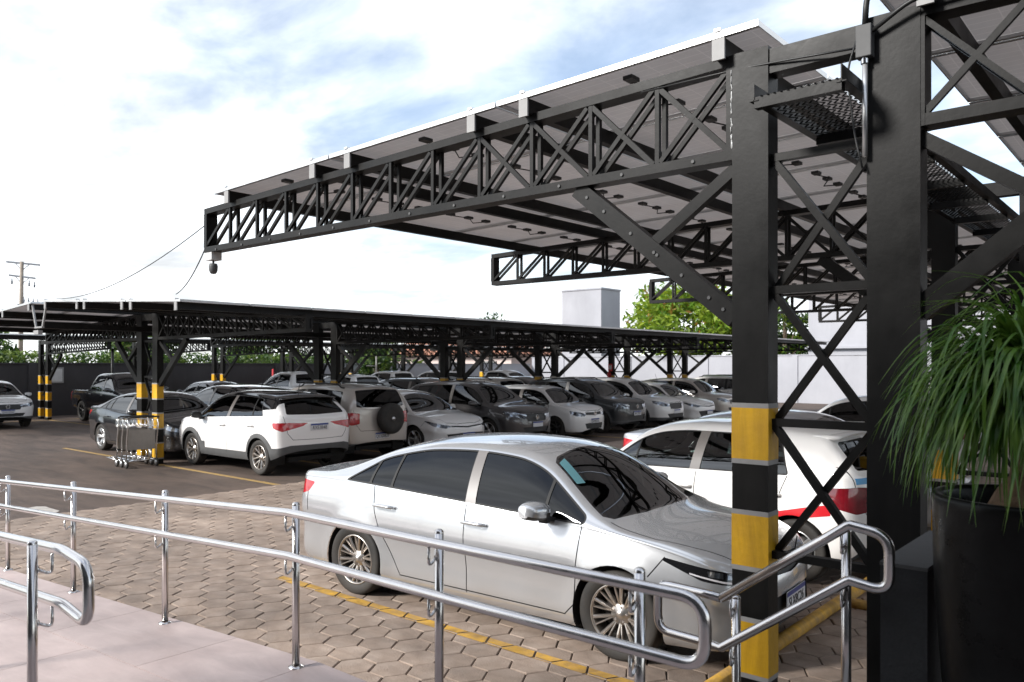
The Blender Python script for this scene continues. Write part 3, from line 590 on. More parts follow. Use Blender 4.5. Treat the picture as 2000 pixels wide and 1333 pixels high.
# trees
def foliage(pts, size, mat, seed, squash=.6, mats=None):
    rnd = random.Random(seed); m = MB()
    for c in pts:
        a = rnd.uniform(0, 6.283); b = rnd.uniform(-.9, .9); n_ = Vector((math.cos(a) * math.cos(b), math.sin(a) * math.cos(b), abs(math.sin(b)) + .3)).normalized(); t = n_.orthogonal().normalized(); t = Matrix.Rotation(rnd.uniform(0, 6.28), 3, n_) @ t; u = n_.cross(t); s_ = size * rnd.uniform(.6, 1.3); c = Vector(c)
        m.add([c - t * s_, c - u * s_ * squash * .5 + n_ * s_ * .12, c + t * s_, c + u * s_ * squash * .5 + n_ * s_ * .12], [(0, 1, 2, 3)], mat if not mats else (mats[0] if rnd.random() > mats[2] else mats[1]))
    return m
def tree(name, label, x, y, h, rx, rz, n, size, mat, seed, trunk=.22, base=0.0, mats=None, cat='tree', clumps=38, group=None):
    rnd = random.Random(seed); root = empty(name, (x, y, 0), 0, label, cat, group); t = MB(); zc = h - rz
    t.tube([(0, 0, base - .05), (rnd.uniform(-.1, .1), rnd.uniform(-.1, .1), zc * .5), (rnd.uniform(-.2, .2), rnd.uniform(-.2, .2), zc + rz * .2)], [trunk, trunk * .75, trunk * .4], 'bark', 9)
    cl = []
    for k in range(clumps):
        a = rnd.uniform(0, 6.283); q = rnd.uniform(-1, 1); rr = math.sqrt(1 - q * q); d = rnd.uniform(.45, 1.0); p = Vector((rx * rr * math.cos(a) * d, rx * rr * math.sin(a) * d, zc + rz * q * d)); cl.append((p, rnd.uniform(.18, .34) * rx))
        if k < 12: t.tube([(0, 0, zc * .55), p * .5 + Vector((0, 0, zc * .30)), p], [trunk * .35, trunk * .2, .02], 'bark', 6)
    t.build('trunk', root)
    pts = []
    for _ in range(n):
        p, r_ = cl[rnd.randrange(len(cl))]; v_ = Vector((rnd.gauss(0, 1), rnd.gauss(0, 1), rnd.gauss(0, .7))); v_ = v_.normalized() * r_ * rnd.uniform(.3, 1.0) ** .5
        pts.append(p + v_)
    foliage(pts, size, mat, seed + 1, .7, mats).build('crown', root)
    return root
tree('almond_tree', 'broad bright green tree with reddish leaves beside the white tower', -25.2, 47.6, 7.75, 4.9, 3.1, 8000, .26, 'leaf_almond', 11, mats=('leaf_almond', 'leaf_red', .045), clumps=60)
tree('dark_tree', 'darker green tree left of the tall white building', -18.6, 46.6, 6.2, 2.2, 2.4, 2600, .22, 'leaf_dark', 13, mats=('leaf_dark', 'leaf_almond', .3))
tree('bush', 'bushy dark green shrub tree against the pale wall', -34.3, 28.6, 2.95, 1.25, 1.35, 3000, .14, 'leaf_dark', 17, trunk=.1, mats=('leaf_dark', 'leaf_hedge', .35), cat='bush')
for k, (x, y, h, r_) in enumerate(((-47, 2, 5.2, 3.4), (-48, 13, 4.4, 3.6), (-47, 22, 4.2, 3.0), (-49, 31, 4.6, 3.6), (-48, 40, 4.4, 3.2))):
    tree('background_tree', ('leafy tree behind the dark wall at the far left', 'leafy tree above the hedge behind the black pickup', 'leafy tree over the hedge left of the white pickup', 'leafy tree beyond the wall above the white pickup', 'leafy tree beyond the pale wall near the pink house')[k], x, y, h, r_, h * .42, 2600, .24, 'leaf_dark', 31 + k, mats=('leaf_dark', 'leaf_hedge', .45), group='trees beyond the walls')
tree('background_tree', 'small tree top just over the middle carport roof', -62, 68, 7.4, 4.0, 2.4, 1500, .3, 'leaf_dark', 77, group='trees beyond the walls')
rnd = random.Random(5); pts = [(rnd.uniform(-.55, .55), rnd.uniform(-18, 18), 2.2 + rnd.uniform(-.2, .42) + .08 * math.sin(k * .37)) for k in range(9000)]
h_ = empty('hedge', (-36.7, 12, 0), 0, 'clipped green hedge running along the top of the dark wall', 'hedge'); foliage(pts, .12, 'leaf_hedge', 6, .7, ('leaf_hedge', 'leaf_dark', .35)).build('leaves', h_)
q = MB(); q.box(-.45, .45, -18, 18, 0, 2.15, 'leaf_dark'); q.build('core', h_)
m = MB(); m.tube([(-33.2, 27.6, 0), (-33.2, 27.6, 2.6)], .045, 'bracket_white', 10); m.tube([(-33.2, 27.6, 2.05), (-33.55, 27.2, 2.05)], .03, 'bracket_white', 8); tag(m.build('white_post'), 'thin white post in front of the bush', 'post')
# utility pole
up_ = empty('utility_pole', (-67.0, 21.5, 0), 0, 'wooden utility pole with two cross arms at far left', 'utility pole'); m = MB(); m.tube([(-.35, 0, 0), (0, 0, 9.9)], [.19, .13], 'wood_pole', 10); m.build('pole', up_)
U_ = Vector((CY, SY, 0))
for z, a, b in ((9.75, -1.15, 1.35), (8.75, -.95, 1.0)):
    q = MB(); q.beam(U_ * a + Vector((0, 0, z + .12)), U_ * b + Vector((0, 0, z - .12)), .13, .13, 'insulator'); q.beam((0, 0, z - .55), U_ * .6 + Vector((0, 0, z - .05)), .04, .04, 'insulator'); q.beam((0, 0, z - .55), U_ * -.5 + Vector((0, 0, z + .05)), .04, .04, 'insulator'); q.build('cross_arm', up_)
for u_i, z in ((-.75, 8.5), (.55, 8.35), (.95, 8.25), (.15, 7.1), (.5, 7.05), (.85, 7.0), (1.2, 6.95)):
    q = MB(); q.lathe([(.03, z - .32), (.09, z - .28), (.05, z - .2), (.09, z - .14), (.05, z - .06), (.03, z + .14)], 'insulator', 8, 'z', tuple(U_ * u_i)); q.build('insulator', up_)
q = MB(); q.beam(U_ * -.2 + Vector((0, 0, 6.45)), U_ * 1.5 + Vector((0, 0, 6.35)), .5, .5, 'insulator'); q.build('transformer', up_)
# unseen entrance building behind the camera, added and sized to shade columns and planter
bk = empty('entrance_shade_building', (0, -2, 0), 0, 'unseen entrance building behind the landing, shaped to shade the columns and planter', 'building')
q = MB(); q.box(-5.7, 16, -.3, 0, 0, 6.5, 'wall_dark'); q.build('wall', bk)
q = MB(); q.box(-5.9, 16.2, -.5, .2, 6.5, 6.7, 'wall_dark'); q.build('parapet_cap', bk)
for k in range(5): q = MB(); q.box(-4.0 + 4 * k, -1.5 + 4 * k, .002, .05, 1.2, 2.9, 'window_dark'); q.build('window', bk)
# ------------------------------------------------------------------ cars: a lofted shell per body type, cut into body, doors, panes and lamps
def pchip(pts):
    xs = np.array([p[0] for p in pts], float); ys = np.array([p[1] for p in pts], float)
    h = np.diff(xs); d = np.diff(ys) / h; m = np.zeros(len(xs)); m[0], m[-1] = d[0], d[-1]
    for i in range(1, len(xs) - 1):
        if d[i - 1] * d[i] > 0:
            w1, w2 = 2 * h[i] + h[i - 1], h[i] + 2 * h[i - 1]; m[i] = (w1 + w2) / (w1 / d[i - 1] + w2 / d[i])
    def f(x):
        x = min(max(x, xs[0]), xs[-1]); i = min(int(np.searchsorted(xs, x, 'right')) - 1, len(xs) - 2); t = (x - xs[i]) / h[i]
        return float(ys[i] * (1 + 2 * t) * (1 - t) ** 2 + h[i] * m[i] * t * (1 - t) ** 2 + ys[i + 1] * t * t * (3 - 2 * t) + h[i] * m[i + 1] * t * t * (t - 1))
    return f
def split_poly(poly, uv, a, b):
    """Cut a polygon (vertices with their 2-D coordinates) by the line a->b: (left part, right part)."""
    ax, ay = a; bx, by = b[0] - ax, b[1] - ay; k = math.hypot(bx, by) or 1.0
    d = [(bx * (q[1] - ay) - by * (q[0] - ax)) / k for q in uv]
    if min(d) >= -1e-7: return (poly, uv), None
    if max(d) <= 1e-7: return None, (poly, uv)
    I, Iu, O, Ou = [], [], [], []; n = len(poly)
    for i in range(n):
        j = (i + 1) % n; p, q = poly[i], poly[j]
        if d[i] >= 0: I.append(p); Iu.append(uv[i])
        if d[i] <= 0: O.append(p); Ou.append(uv[i])
        if (d[i] > 0 and d[j] < 0) or (d[i] < 0 and d[j] > 0):
            t = d[i] / (d[i] - d[j]); x = tuple(p[k_] + (q[k_] - p[k_]) * t for k_ in range(6)); u = (uv[i][0] + (uv[j][0] - uv[i][0]) * t, uv[i][1] + (uv[j][1] - uv[i][1]) * t)
            I.append(x); Iu.append(u); O.append(x); Ou.append(u)
    return ((I, Iu) if len(I) > 2 else None), ((O, Ou) if len(O) > 2 else None)
def area2(p): return sum(p[i][0] * p[(i + 1) % len(p)][1] - p[(i + 1) % len(p)][0] * p[i][1] for i in range(len(p)))
def ccw(p): return list(p) if area2(p) > 0 else list(reversed(p))
def hull(pts):
    pts = sorted(set((round(a, 5), round(b, 5)) for a, b in pts))
    def half(it):
        o = []
        for p in it:
            while len(o) > 1 and (o[-1][0] - o[-2][0]) * (p[1] - o[-2][1]) - (o[-1][1] - o[-2][1]) * (p[0] - o[-2][0]) <= 0: o.pop()
            o.append(p)
        return o
    a, b = half(pts), half(reversed(pts)); return a[:-1] + b[:-1]
def round2(p, r, n=4):
    p = ccw(p); out = []; k = len(p)
    for i in range(k):
        P, A, B = Vector(p[i]), Vector(p[i - 1]), Vector(p[(i + 1) % k]); a, b = A - P, B - P; d = min(r, a.length * .45, b.length * .45)
        s_, e_ = P + a.normalized() * d, P + b.normalized() * d
        for j in range(n + 1):
            t = j / n; q = s_ * (1 - t) ** 2 + P * 2 * t * (1 - t) + e_ * t * t; out.append((q.x, q.y))
    return out
def inset2(p, d):
    """Convex polygon shrunk by d (grown when d < 0)."""
    p = ccw(p); k = len(p); L = []
    for i in range(k):
        a, b = p[i], p[(i + 1) % k]; l = math.hypot(b[0] - a[0], b[1] - a[1])
        if l < 1e-6: continue
        nx, ny = -(b[1] - a[1]) / l, (b[0] - a[0]) / l; L.append(((a[0] + nx * d, a[1] + ny * d), (b[0] + nx * d, b[1] + ny * d)))
    big = [(-9, -9), (9, -9), (9, 9), (-9, 9)]
    for a, b in L:
        r = clip2(big, a, b)
        if not r: return []
        big = r
    return big
def clip2(p, a, b):
    r = split_poly([(q[0], q[1], 0, 0, 0, 0) for q in p], [tuple(q[:2]) for q in p], a, b)[0]
    return r[1] if r else []
class Shell:
    def __init__(s, sp):
        s.sp = sp; F = lambda k: pchip(sp[k]); top, bot, belt, wid = F('top'), F('bot'), F('belt'), F('W'); g = pchip(sp['g']); crown = pchip(sp['crown'])
        s.top, s.belt, s.wid, s.crown, s.bot = top, belt, wid, crown, bot
        e = sp.get('e', 2.5); st = []; x0, x1, cr, cf = sp['x0'], sp['x1'], sp['capr'], sp['capf']; n = 18
        for i in range(n): ph = math.pi / 2 * (1 - i / n); st.append((x0 + cr - cr * math.sin(ph) ** (2 / e), max(0, math.cos(ph)) ** (2 / e)))
        m = int((x1 - cf - x0 - cr) / 0.045)
        for i in range(m): st.append((x0 + cr + (x1 - cf - x0 - cr) * i / m, 1.0))
        for i in range(n + 1): ph = math.pi / 2 * i / n; st.append((x1 - cf + cf * math.sin(ph) ** (2 / e), max(0, math.cos(ph)) ** (2 / e)))
        nL, nU, nF, nT = 20, 10, 5, 12; G = []; s.reg = ['L'] * nL + ['U'] * nU + ['F'] * nF + ['T'] * nT
        lean = sp['lean']; Ra, Rw = sp['Ra'], sp['R']
        for x, wf in st:
            zb, zs, zt, w = bot(x), belt(x), top(x), wid(x) * wf; zt = max(zt, zb + .08); zs = max(min(zs, zt - .03), zb + .03); row = []
            for i in range(nL):
                q = i / nL; z = zb + q * (zs - zb); y = w * g(q)
                for xa in sp['ax']:
                    r_ = math.hypot(x - xa, z - Rw)
                    if z > Rw - .25: y += sp.get('flare', .018) * wf * math.exp(-((max(r_, Ra) - Ra) / .07) ** 2) * min(1, max(0, (z - Rw + .25) / .2))
                row.append((x, y, z))
            wb = w * g(1.0); hh = zt - zs; c = min(crown(x), .72 * hh); zr = zt - c; wr = max(wb - lean * (zr - zs) * (1 if wf > .3 else wf / .3), wb * .45)
            A, B = Vector((wb, zs)), Vector((wr, zr)); L_ = (B - A).length; d = min(sp.get('fil', .07), .45 * L_, .3 * wr)
            Bp = B + (A - B) * (d / max(L_, 1e-6)); yc = wr - d
            for i in range(nU):
                q = i / nU; p = A.lerp(Bp, q); row.append((x, p.x + .022 * 4 * q * (1 - q) * min(1, hh / .4) * wf, p.y))
            C = Vector((yc, zr + c * (1 - (yc / wr) ** 2) if wr > 1e-6 else zr))
            for i in range(nF):
                t = i / nF; p = Bp * (1 - t) ** 2 + B * 2 * t * (1 - t) + C * t * t; row.append((x, p.x, p.y))
            for i in range(nT + 1):
                y = yc * (1 - i / nT); row.append((x, y, zr + c * (1 - (y / wr) ** 2) if wr > 1e-6 else zr))
            G.append(row)
        P = np.array(G); du, dv = np.gradient(P, axis=0), np.gradient(P, axis=1); N = np.cross(dv, du); ln = np.linalg.norm(N, axis=2, keepdims=True)
        N = np.where(ln > 1e-9, N / np.maximum(ln, 1e-9), 0.0); bad = ln[..., 0] <= 1e-9; N[bad] = (1, 0, 0); N[:, -1, 1] = 0
        s.f = []
        for i in range(P.shape[0] - 1):
            for j in range(P.shape[1] - 1):
                q = [tuple(P[a, b]) + tuple(N[a, b]) for a, b in ((i, j), (i, j + 1), (i + 1, j + 1), (i + 1, j))]
                c0 = P[i, j]
                if np.linalg.norm(np.cross(P[i + 1, j + 1] - P[i, j], P[i, j + 1] - P[i + 1, j])) < 1e-9: continue
                s.f.append([q, 'body', s.reg[j]])
    def zr(s, x):
        zt, zs = s.top(x), s.belt(x); return zt - min(s.crown(x), .72 * max(.03, zt - zs))
    def wr(s, x): return s.wid(x) * s.sp['g'][-1][1] - s.sp['lean'] * max(0, s.zr(x) - s.belt(x))
    def cut(s, cls, pts, proj='side', allow=('body',), reg=None):
        if proj == 'side': uvf = lambda p: (p[0], p[2]); ok = lambda n: n[1] > .05; pts = [(p[0], p[-1]) for p in pts]
        elif proj == 'top': uvf = lambda p: (p[0], p[1]); ok = lambda n: n[2] > .05; pts = [(p[0], p[1]) for p in pts]
        elif proj in ('front', 'rear'):
            sg = 1 if proj == 'front' else -1; uvf = lambda p: (p[1], p[2]); ok = lambda n: n[0] * sg > .12; pts = [(p[-2], p[-1]) for p in pts]
        else:
            a = R(proj); sa, ca = math.sin(a), math.cos(a); uvf = lambda p: (-p[0] * sa + p[1] * ca, p[2]); ok = lambda n: n[0] * ca + n[1] * sa > .05; pts = [uvf(p) for p in pts]
        pts = ccw(pts) if len(pts) > 4 and cls != 'seam' else hull(pts)
        if len(pts) < 3: return
        x0, x1, y0, y1 = min(p[0] for p in pts), max(p[0] for p in pts), min(p[1] for p in pts), max(p[1] for p in pts); out = []
        for fc in s.f:
            q, c, rg = fc
            if c not in allow or (reg and rg not in reg): out.append(fc); continue
            uv = [uvf(p) for p in q]
            if max(u[0] for u in uv) <= x0 or min(u[0] for u in uv) >= x1 or max(u[1] for u in uv) <= y0 or min(u[1] for u in uv) >= y1 or not ok([sum(p[k] for p in q) for k in (3, 4, 5)]): out.append(fc); continue
            cur = (q, uv); rest = []
            for i in range(len(pts)):
                I, O = split_poly(cur[0], cur[1], pts[i], pts[(i + 1) % len(pts)])
                if O: rest.append(O[0])
                cur = I
                if cur is None: break
            if cur is None: out.append(fc); continue
            out += [[r_, c, rg] for r_ in rest]; out.append([cur[0], cls, rg])
        s.f = out
    def seam(s, line, w=.006, proj='side', allow=('body',), reg=None):
        for a, b in zip(line[:-1], line[1:]):
            a, b = Vector(a), Vector(b); d = (b - a)
            if d.length < 1e-5: continue
            d.normalize(); n = Vector((-d.y, d.x)) * (w / 2); a, b = a - d * w * .3, b + d * w * .3
            s.cut('seam', [tuple(a + n), tuple(b + n), tuple(b - n), tuple(a - n)], proj, allow, reg)
    def mesh(s, name, classes, side=0, off=0.0, mat=None, classmat=None):
        """side 0 both halves, 1 left (+y), -1 right."""
        V, Nn, F, MI, idx = [], [], [], [], {}; mats = []
        for q, c, rg in s.f:
            if c not in classes: continue
            mt = (classmat or {}).get(c, mat)
            if mt not in mats: mats.append(mt)
            for sg in ((1, -1) if side == 0 else (side,)):
                f = []
                for p in q:
                    x, y, z = p[0] + p[3] * off, (p[1] + p[4] * off) * sg, p[2] + p[5] * off; k = (round(x, 4), round(y, 4), round(z, 4))
                    if k not in idx: idx[k] = len(V); V.append((x, y, z)); Nn.append((p[3], p[4] * sg, p[5]))
                    if not f or f[-1] != idx[k]: f.append(idx[k])
                if f and f[0] == f[-1]: f.pop()
                if len(set(f)) < 3: continue
                if sg < 0: f.reverse()
                F.append(f); MI.append(mats.index(mt))
        if not F: return None
        me = bpy.data.meshes.new(name); me.from_pydata(V, [], F)
        for m in mats: me.materials.append(MATS[m])
        me.polygons.foreach_set('material_index', MI); me.polygons.foreach_set('use_smooth', [True] * len(F)); me.update()
        me.normals_split_custom_set_from_vertices([Vector(n).normalized() if Vector(n).length > 1e-6 else Vector((0, 0, 1)) for n in Nn])
        return me

G_SIDE = [(0, .935), (.10, .962), (.28, .972), (.52, .992), (.70, 1.0), (.85, .985), (1, .945)]
SPECS = {
 'sedan': dict(x0=-2.33, x1=2.30, ax=(1.35, -1.35), R=.318, Ra=.358, tw=.215, capr=.30, capf=.44, lean=.56, fil=.07, flare=.022, g=[(0, .935), (.07, .966), (.15, .972), (.34, .966), (.5, .978), (.62, 1.0), (.68, .999), (.84, .978), (1, .942)],
    top=[(-2.33, .88), (-2.31, .99), (-2.26, 1.055), (-2.12, 1.085), (-1.78, 1.115), (-1.62, 1.155), (-1.0, 1.375), (-.55, 1.44), (-.1, 1.455), (.3, 1.435), (.55, 1.385), (1.18, 1.03), (1.32, .975), (1.75, .905), (2.08, .80), (2.22, .70), (2.28, .60), (2.30, .52)],
    belt=[(-2.33, .85), (-2.2, 1.0), (-1.7, 1.01), (-1.0, .955), (0, .915), (.9, .89), (1.3, .87), (1.75, .80), (2.08, .70), (2.25, .60), (2.3, .48)],
    bot=[(-2.33, .44), (-2.2, .28), (-1.8, .2), (-.9, .175), (.9, .175), (1.8, .19), (2.2, .2), (2.3, .28)],
    W=[(-2.33, .83), (-1.9, .868), (-1.35, .885), (0, .88), (1.35, .885), (1.9, .865), (2.3, .82)], crown=[(-2.33, .03), (-1.7, .05), (-1.2, .07), (-.5, .055), (.3, .06), (.9, .085), (1.3, .07), (2.3, .04)],
    dlo=dict(xf=1.06, xr=(-1.50, -1.14), off=.04, bot=.02), pil=[((-.02, -.10), .052), ((-.93, -.90), .012), ((-1.2, -1.12), .012), ((.70, .70), .012)], quarter=-1.2, wind=(1.26, .56), backl=(-1.68, -.98),
    seams=[[(1.04, .90), (1.02, .60), (1.0, .34), (.92, .26)], [(-.06, .95), (-.04, .55), (-.03, .25)], [(-1.12, 1.0), (-1.08, .80), (-.98, .58), (-.86, .40), (-.78, .28)], [(.92, .255), (-.78, .27)]],
    doors=[((.99, .93), (.98, .6), (.95, .28), (-.02, .28), (-.05, .93)), ((-.08, .94), (-.04, .29), (-.72, .29), (-1.05, .8), (-1.1, .97))], handles=[(.06, .815), (-.95, .845)], mirror=(.74, .99),
    lamp=(45, [(2.24, .46, .655), (2.10, .70, .70), (1.72, .86, .775), (1.70, .86, .755), (1.95, .82, .655), (2.16, .62, .605)]), tail=(135, [(-2.28, .42, .94), (-2.15, .75, .985), (-1.96, .86, .965), (-2.02, .86, .87), (-2.2, .70, .80), (-2.29, .42, .85)]),
    grille=[(0, .50), (.62, .47), (.50, .26), (0, .25)], upper=[(0, .64), (.50, .665), (.5, .635), (0, .60)], plate=(2.315, .43), plater=(-2.345, .83)),
 'hatch': dict(x0=-1.86, x1=2.04, ax=(1.235, -1.235), R=.30, Ra=.345, tw=.195, capr=.22, capf=.40, lean=.46, fil=.08, flare=.016, g=[(0, .93), (.10, .965), (.3, .985), (.6, 1.0), (.8, .99), (1, .95)],
    top=[(-1.86, .92), (-1.845, 1.0), (-1.80, 1.06), (-1.50, 1.365), (-1.43, 1.425), (-1.25, 1.45), (-.6, 1.48), (0, 1.48), (.35, 1.455), (.6, 1.40), (1.16, 1.045), (1.28, 1.0), (1.7, .925), (1.92, .82), (2.0, .70), (2.04, .56)],
    belt=[(-1.86, .86), (-1.7, 1.0), (-1.2, .99), (0, .945), (.9, .92), (1.3, .89), (1.7, .80), (1.95, .68), (2.04, .5)], bot=[(-1.86, .44), (-1.7, .28), (-1.5, .22), (0, .19), (1.6, .2), (1.95, .2), (2.04, .28)],
    W=[(-1.86, .79), (-1.4, .82), (0, .828), (1.3, .825), (1.7, .81), (2.04, .77)], crown=[(-1.86, .04), (-1.4, .06), (-.5, .05), (.3, .055), (.9, .08), (1.3, .06), (2.04, .04)],
    dlo=dict(xf=.98, xr=(-1.16, -1.02), off=.06, bot=.02), pil=[((-.10, -.16), .06), ((.66, .66), .01)], quarter=None, wind=(1.22, .60), rearglass=[(0, 1.35), (.50, 1.33), (.62, 1.09), (0, 1.07)],
    seams=[[(.98, .92), (.97, .6), (.94, .34), (.88, .25)], [(-.13, .95), (-.12, .25)], [(-1.14, 1.0), (-1.05, .75), (-.9, .5), (-.80, .40), (-.76, .26)], [(.88, .25), (-.76, .26)]],
    doors=[((.95, .92), (.94, .6), (.90, .27), (-.10, .27), (-.10, .93)), ((-.15, .94), (-.14, .28), (-.74, .28), (-1.02, .75), (-1.12, .97))], handles=[(.02, .80), (-.98, .82)], mirror=(.80, .98),
    lamp=(40, [(1.99, .36, .70), (1.92, .60, .755), (1.70, .77, .79), (1.74, .77, .70), (1.9, .66, .635), (1.99, .42, .63)]), tail=(150, [(-1.84, .44, .93), (-1.80, .70, .95), (-1.50, .82, .93), (-1.52, .82, .77), (-1.78, .70, .70), (-1.84, .48, .72)]),
    grille=[(0, .45), (.42, .43), (.36, .28), (0, .27)], upper=[(0, .735), (.38, .745), (.38, .67), (0, .655)], plate=(2.055, .50), plater=(-1.875, .80)),
 'crossover': dict(x0=-1.99, x1=2.10, ax=(1.265, -1.265), R=.33, Ra=.375, tw=.21, capr=.22, capf=.36, lean=.46, fil=.08, flare=.03, g=G_SIDE, clad=.08, floor=.36,
    top=[(-1.99, .96), (-1.975, 1.06), (-1.94, 1.11), (-1.62, 1.43), (-1.56, 1.495), (-1.35, 1.53), (-.8, 1.57), (-.1, 1.58), (.3, 1.55), (.58, 1.485), (1.16, 1.115), (1.28, 1.07), (1.75, 1.0), (1.98, .90), (2.07, .76), (2.10, .6)],
    belt=[(-1.99, .9), (-1.82, 1.08), (-1.3, 1.09), (-.5, 1.035), (.5, 1.0), (1.2, .965), (1.7, .9), (2.0, .76), (2.1, .54)], bot=[(-1.99, .48), (-1.8, .36), (-1.5, .28), (0, .25), (1.6, .27), (1.98, .3), (2.1, .38)],
    W=[(-1.99, .83), (-1.5, .868), (0, .87), (1.3, .872), (1.75, .86), (2.1, .82)], crown=[(-1.99, .04), (-1.5, .06), (-.5, .05), (.3, .055), (.9, .08), (1.3, .06), (2.1, .05)],
    dlo=dict(xf=.96, xr=(-1.36, -1.15), off=.055, bot=.02), pil=[((-.08, -.16), .055), ((-1.0, -.95), .014)], quarter=-1.0, wind=(1.22, .59), rearglass=[(0, 1.455), (.52, 1.43), (.66, 1.15), (0, 1.13)],
    seams=[[(.98, .97), (.97, .6), (.94, .40), (.88, .36)], [(-.12, 1.0), (-.10, .36)], [(-1.2, 1.06), (-1.08, .82), (-.90, .56), (-.84, .36)]],
    doors=[((.95, .97), (.94, .6), (.90, .38), (-.08, .38), (-.10, 1.0)), ((-.14, 1.02), (-.12, .38), (-.80, .38), (-1.04, .8), (-1.15, 1.03))], handles=[(.04, .89), (-.98, .92)], mirror=(.82, 1.05),
    lamp=(40, [(2.05, .34, .76), (1.95, .62, .83), (1.72, .82, .86), (1.74, .82, .80), (1.95, .68, .72), (2.05, .40, .69)]), tail=(150, [(-1.97, .24, .985), (-1.92, .60, 1.0), (-1.70, .845, 1.0), (-1.72, .845, .90), (-1.86, .74, .835), (-1.97, .36, .93)]),
    grille=[(0, .52), (.52, .50), (.44, .40), (0, .39)], upper=[(0, .80), (.46, .79), (.36, .62), (0, .61)], plate=(2.115, .56), plater=(-2.0, .90), rearclad=[(0, .575), (.60, .575), (.95, .50), (.95, .30), (0, .30)]),
 'suv': dict(x0=-1.92, x1=2.06, ax=(1.26, -1.26), R=.335, Ra=.38, tw=.21, capr=.18, capf=.32, lean=.36, fil=.09, flare=.025, g=G_SIDE, clad=.06, floor=.36, rails=True,
    top=[(-1.92, 1.02), (-1.905, 1.14), (-1.88, 1.2), (-1.72, 1.53), (-1.66, 1.59), (-1.4, 1.63), (-.8, 1.66), (0, 1.66), (.4, 1.62), (.65, 1.55), (1.2, 1.175), (1.32, 1.12), (1.72, 1.05), (1.95, .95), (2.03, .80), (2.06, .62)],
    belt=[(-1.92, .95), (-1.8, 1.1), (-1.2, 1.08), (-.5, 1.05), (.5, 1.02), (1.2, .99), (1.7, .93), (1.97, .80), (2.06, .56)], bot=[(-1.92, .44), (-1.75, .34), (-1.4, .28), (0, .26), (1.6, .27), (1.95, .3), (2.06, .36)],
    W=[(-1.92, .84), (-1.5, .87), (0, .875), (1.3, .875), (1.7, .86), (2.06, .82)], crown=[(-1.92, .03), (-1.5, .05), (-.5, .045), (.3, .05), (.9, .075), (1.3, .06), (2.06, .05)],
    dlo=dict(xf=1.0, xr=(-1.52, -1.44), off=.075, bot=.025), pil=[((-.04, -.10), .06), ((-.98, -.98), .05)], quarter=-.98, wind=(1.26, .66), rearglass=[(0, 1.555), (.58, 1.53), (.66, 1.18), (0, 1.16)],
    seams=[[(1.0, 1.0), (.98, .6), (.94, .36)], [(-.07, 1.04), (-.06, .34)], [(-1.12, 1.06), (-1.05, .82), (-.90, .56), (-.84, .34)]],
    doors=[((.97, 1.0), (.95, .6), (.90, .38), (-.04, .38), (-.05, 1.03)), ((-.09, 1.04), (-.08, .38), (-.80, .38), (-1.02, .8), (-1.09, 1.04))], handles=[(.06, .92), (-.95, .94)], mirror=(.86, 1.07),
    lamp=(40, [(2.02, .36, .84), (1.92, .62, .90), (1.70, .83, .93), (1.72, .83, .84), (1.92, .66, .77), (2.02, .40, .75)]), tail=(140, [(-1.90, .60, 1.05), (-1.84, .74, 1.07), (-1.66, .86, 1.06), (-1.66, .86, .84), (-1.84, .76, .80), (-1.90, .60, .83)]),
    grille=[(0, .56), (.50, .54), (.44, .40), (0, .39)], upper=[(0, .90), (.40, .89), (.38, .70), (0, .68)], plate=(2.075, .60), plater=(-1.93, .56)),
 'bigsuv': dict(x0=-2.25, x1=2.28, ax=(1.33, -1.33), R=.35, Ra=.395, tw=.22, capr=.30, capf=.42, lean=.47, fil=.09, flare=.028, g=G_SIDE, clad=.05, floor=.34,
    top=[(-2.25, 1.02), (-2.23, 1.12), (-2.17, 1.18), (-1.75, 1.53), (-1.66, 1.57), (-1.3, 1.61), (-.6, 1.655), (0, 1.655), (.4, 1.61), (.68, 1.54), (1.30, 1.14), (1.44, 1.09), (1.9, 1.01), (2.15, .90), (2.24, .77), (2.28, .6)],
    belt=[(-2.25, .95), (-2.05, 1.1), (-1.4, 1.08), (-.5, 1.04), (.5, 1.0), (1.3, .96), (1.8, .9), (2.15, .76), (2.28, .54)], bot=[(-2.25, .48), (-2.0, .36), (-1.6, .28), (0, .25), (1.7, .26), (2.15, .28), (2.28, .36)],
    W=[(-2.25, .86), (-1.7, .90), (0, .91), (1.4, .91), (1.85, .89), (2.28, .84)], crown=[(-2.25, .04), (-1.5, .06), (-.5, .05), (.3, .055), (.9, .085), (1.4, .06), (2.28, .05)],
    dlo=dict(xf=1.08, xr=(-1.72, -1.50), off=.06, bot=.02), pil=[((-.06, -.14), .055), ((-1.06, -1.0), .05)], quarter=-1.06, wind=(1.36, .68), rearglass=[(0, 1.52), (.56, 1.49), (.68, 1.22), (0, 1.2)],
    seams=[[(1.06, .98), (1.04, .6), (1.0, .36)], [(-.1, 1.02), (-.09, .34)], [(-1.2, 1.06), (-1.12, .84), (-.95, .58), (-.90, .34)]],
    doors=[((1.03, .98), (1.01, .6), (.96, .37), (-.07, .37), (-.08, 1.0)), ((-.12, 1.02), (-.11, .37), (-.86, .37), (-1.08, .84), (-1.16, 1.04))], handles=[(.06, .90), (-1.0, .93)], mirror=(.94, 1.06),
    lamp=(40, [(2.22, .36, .80), (2.10, .66, .87), (1.84, .86, .91), (1.86, .86, .83), (2.1, .70, .74), (2.22, .40, .71)]), tail=(140, [(-2.22, .62, 1.08), (-2.15, .76, 1.1), (-1.9, .88, 1.08), (-1.92, .88, .9), (-2.14, .78, .84), (-2.22, .62, .86)]),
    grille=[(0, .5), (.52, .48), (.44, .36), (0, .35)], upper=[(0, .83), (.42, .82), (.36, .64), (0, .62)], plate=(2.295, .55), plater=(-2.26, .80)),
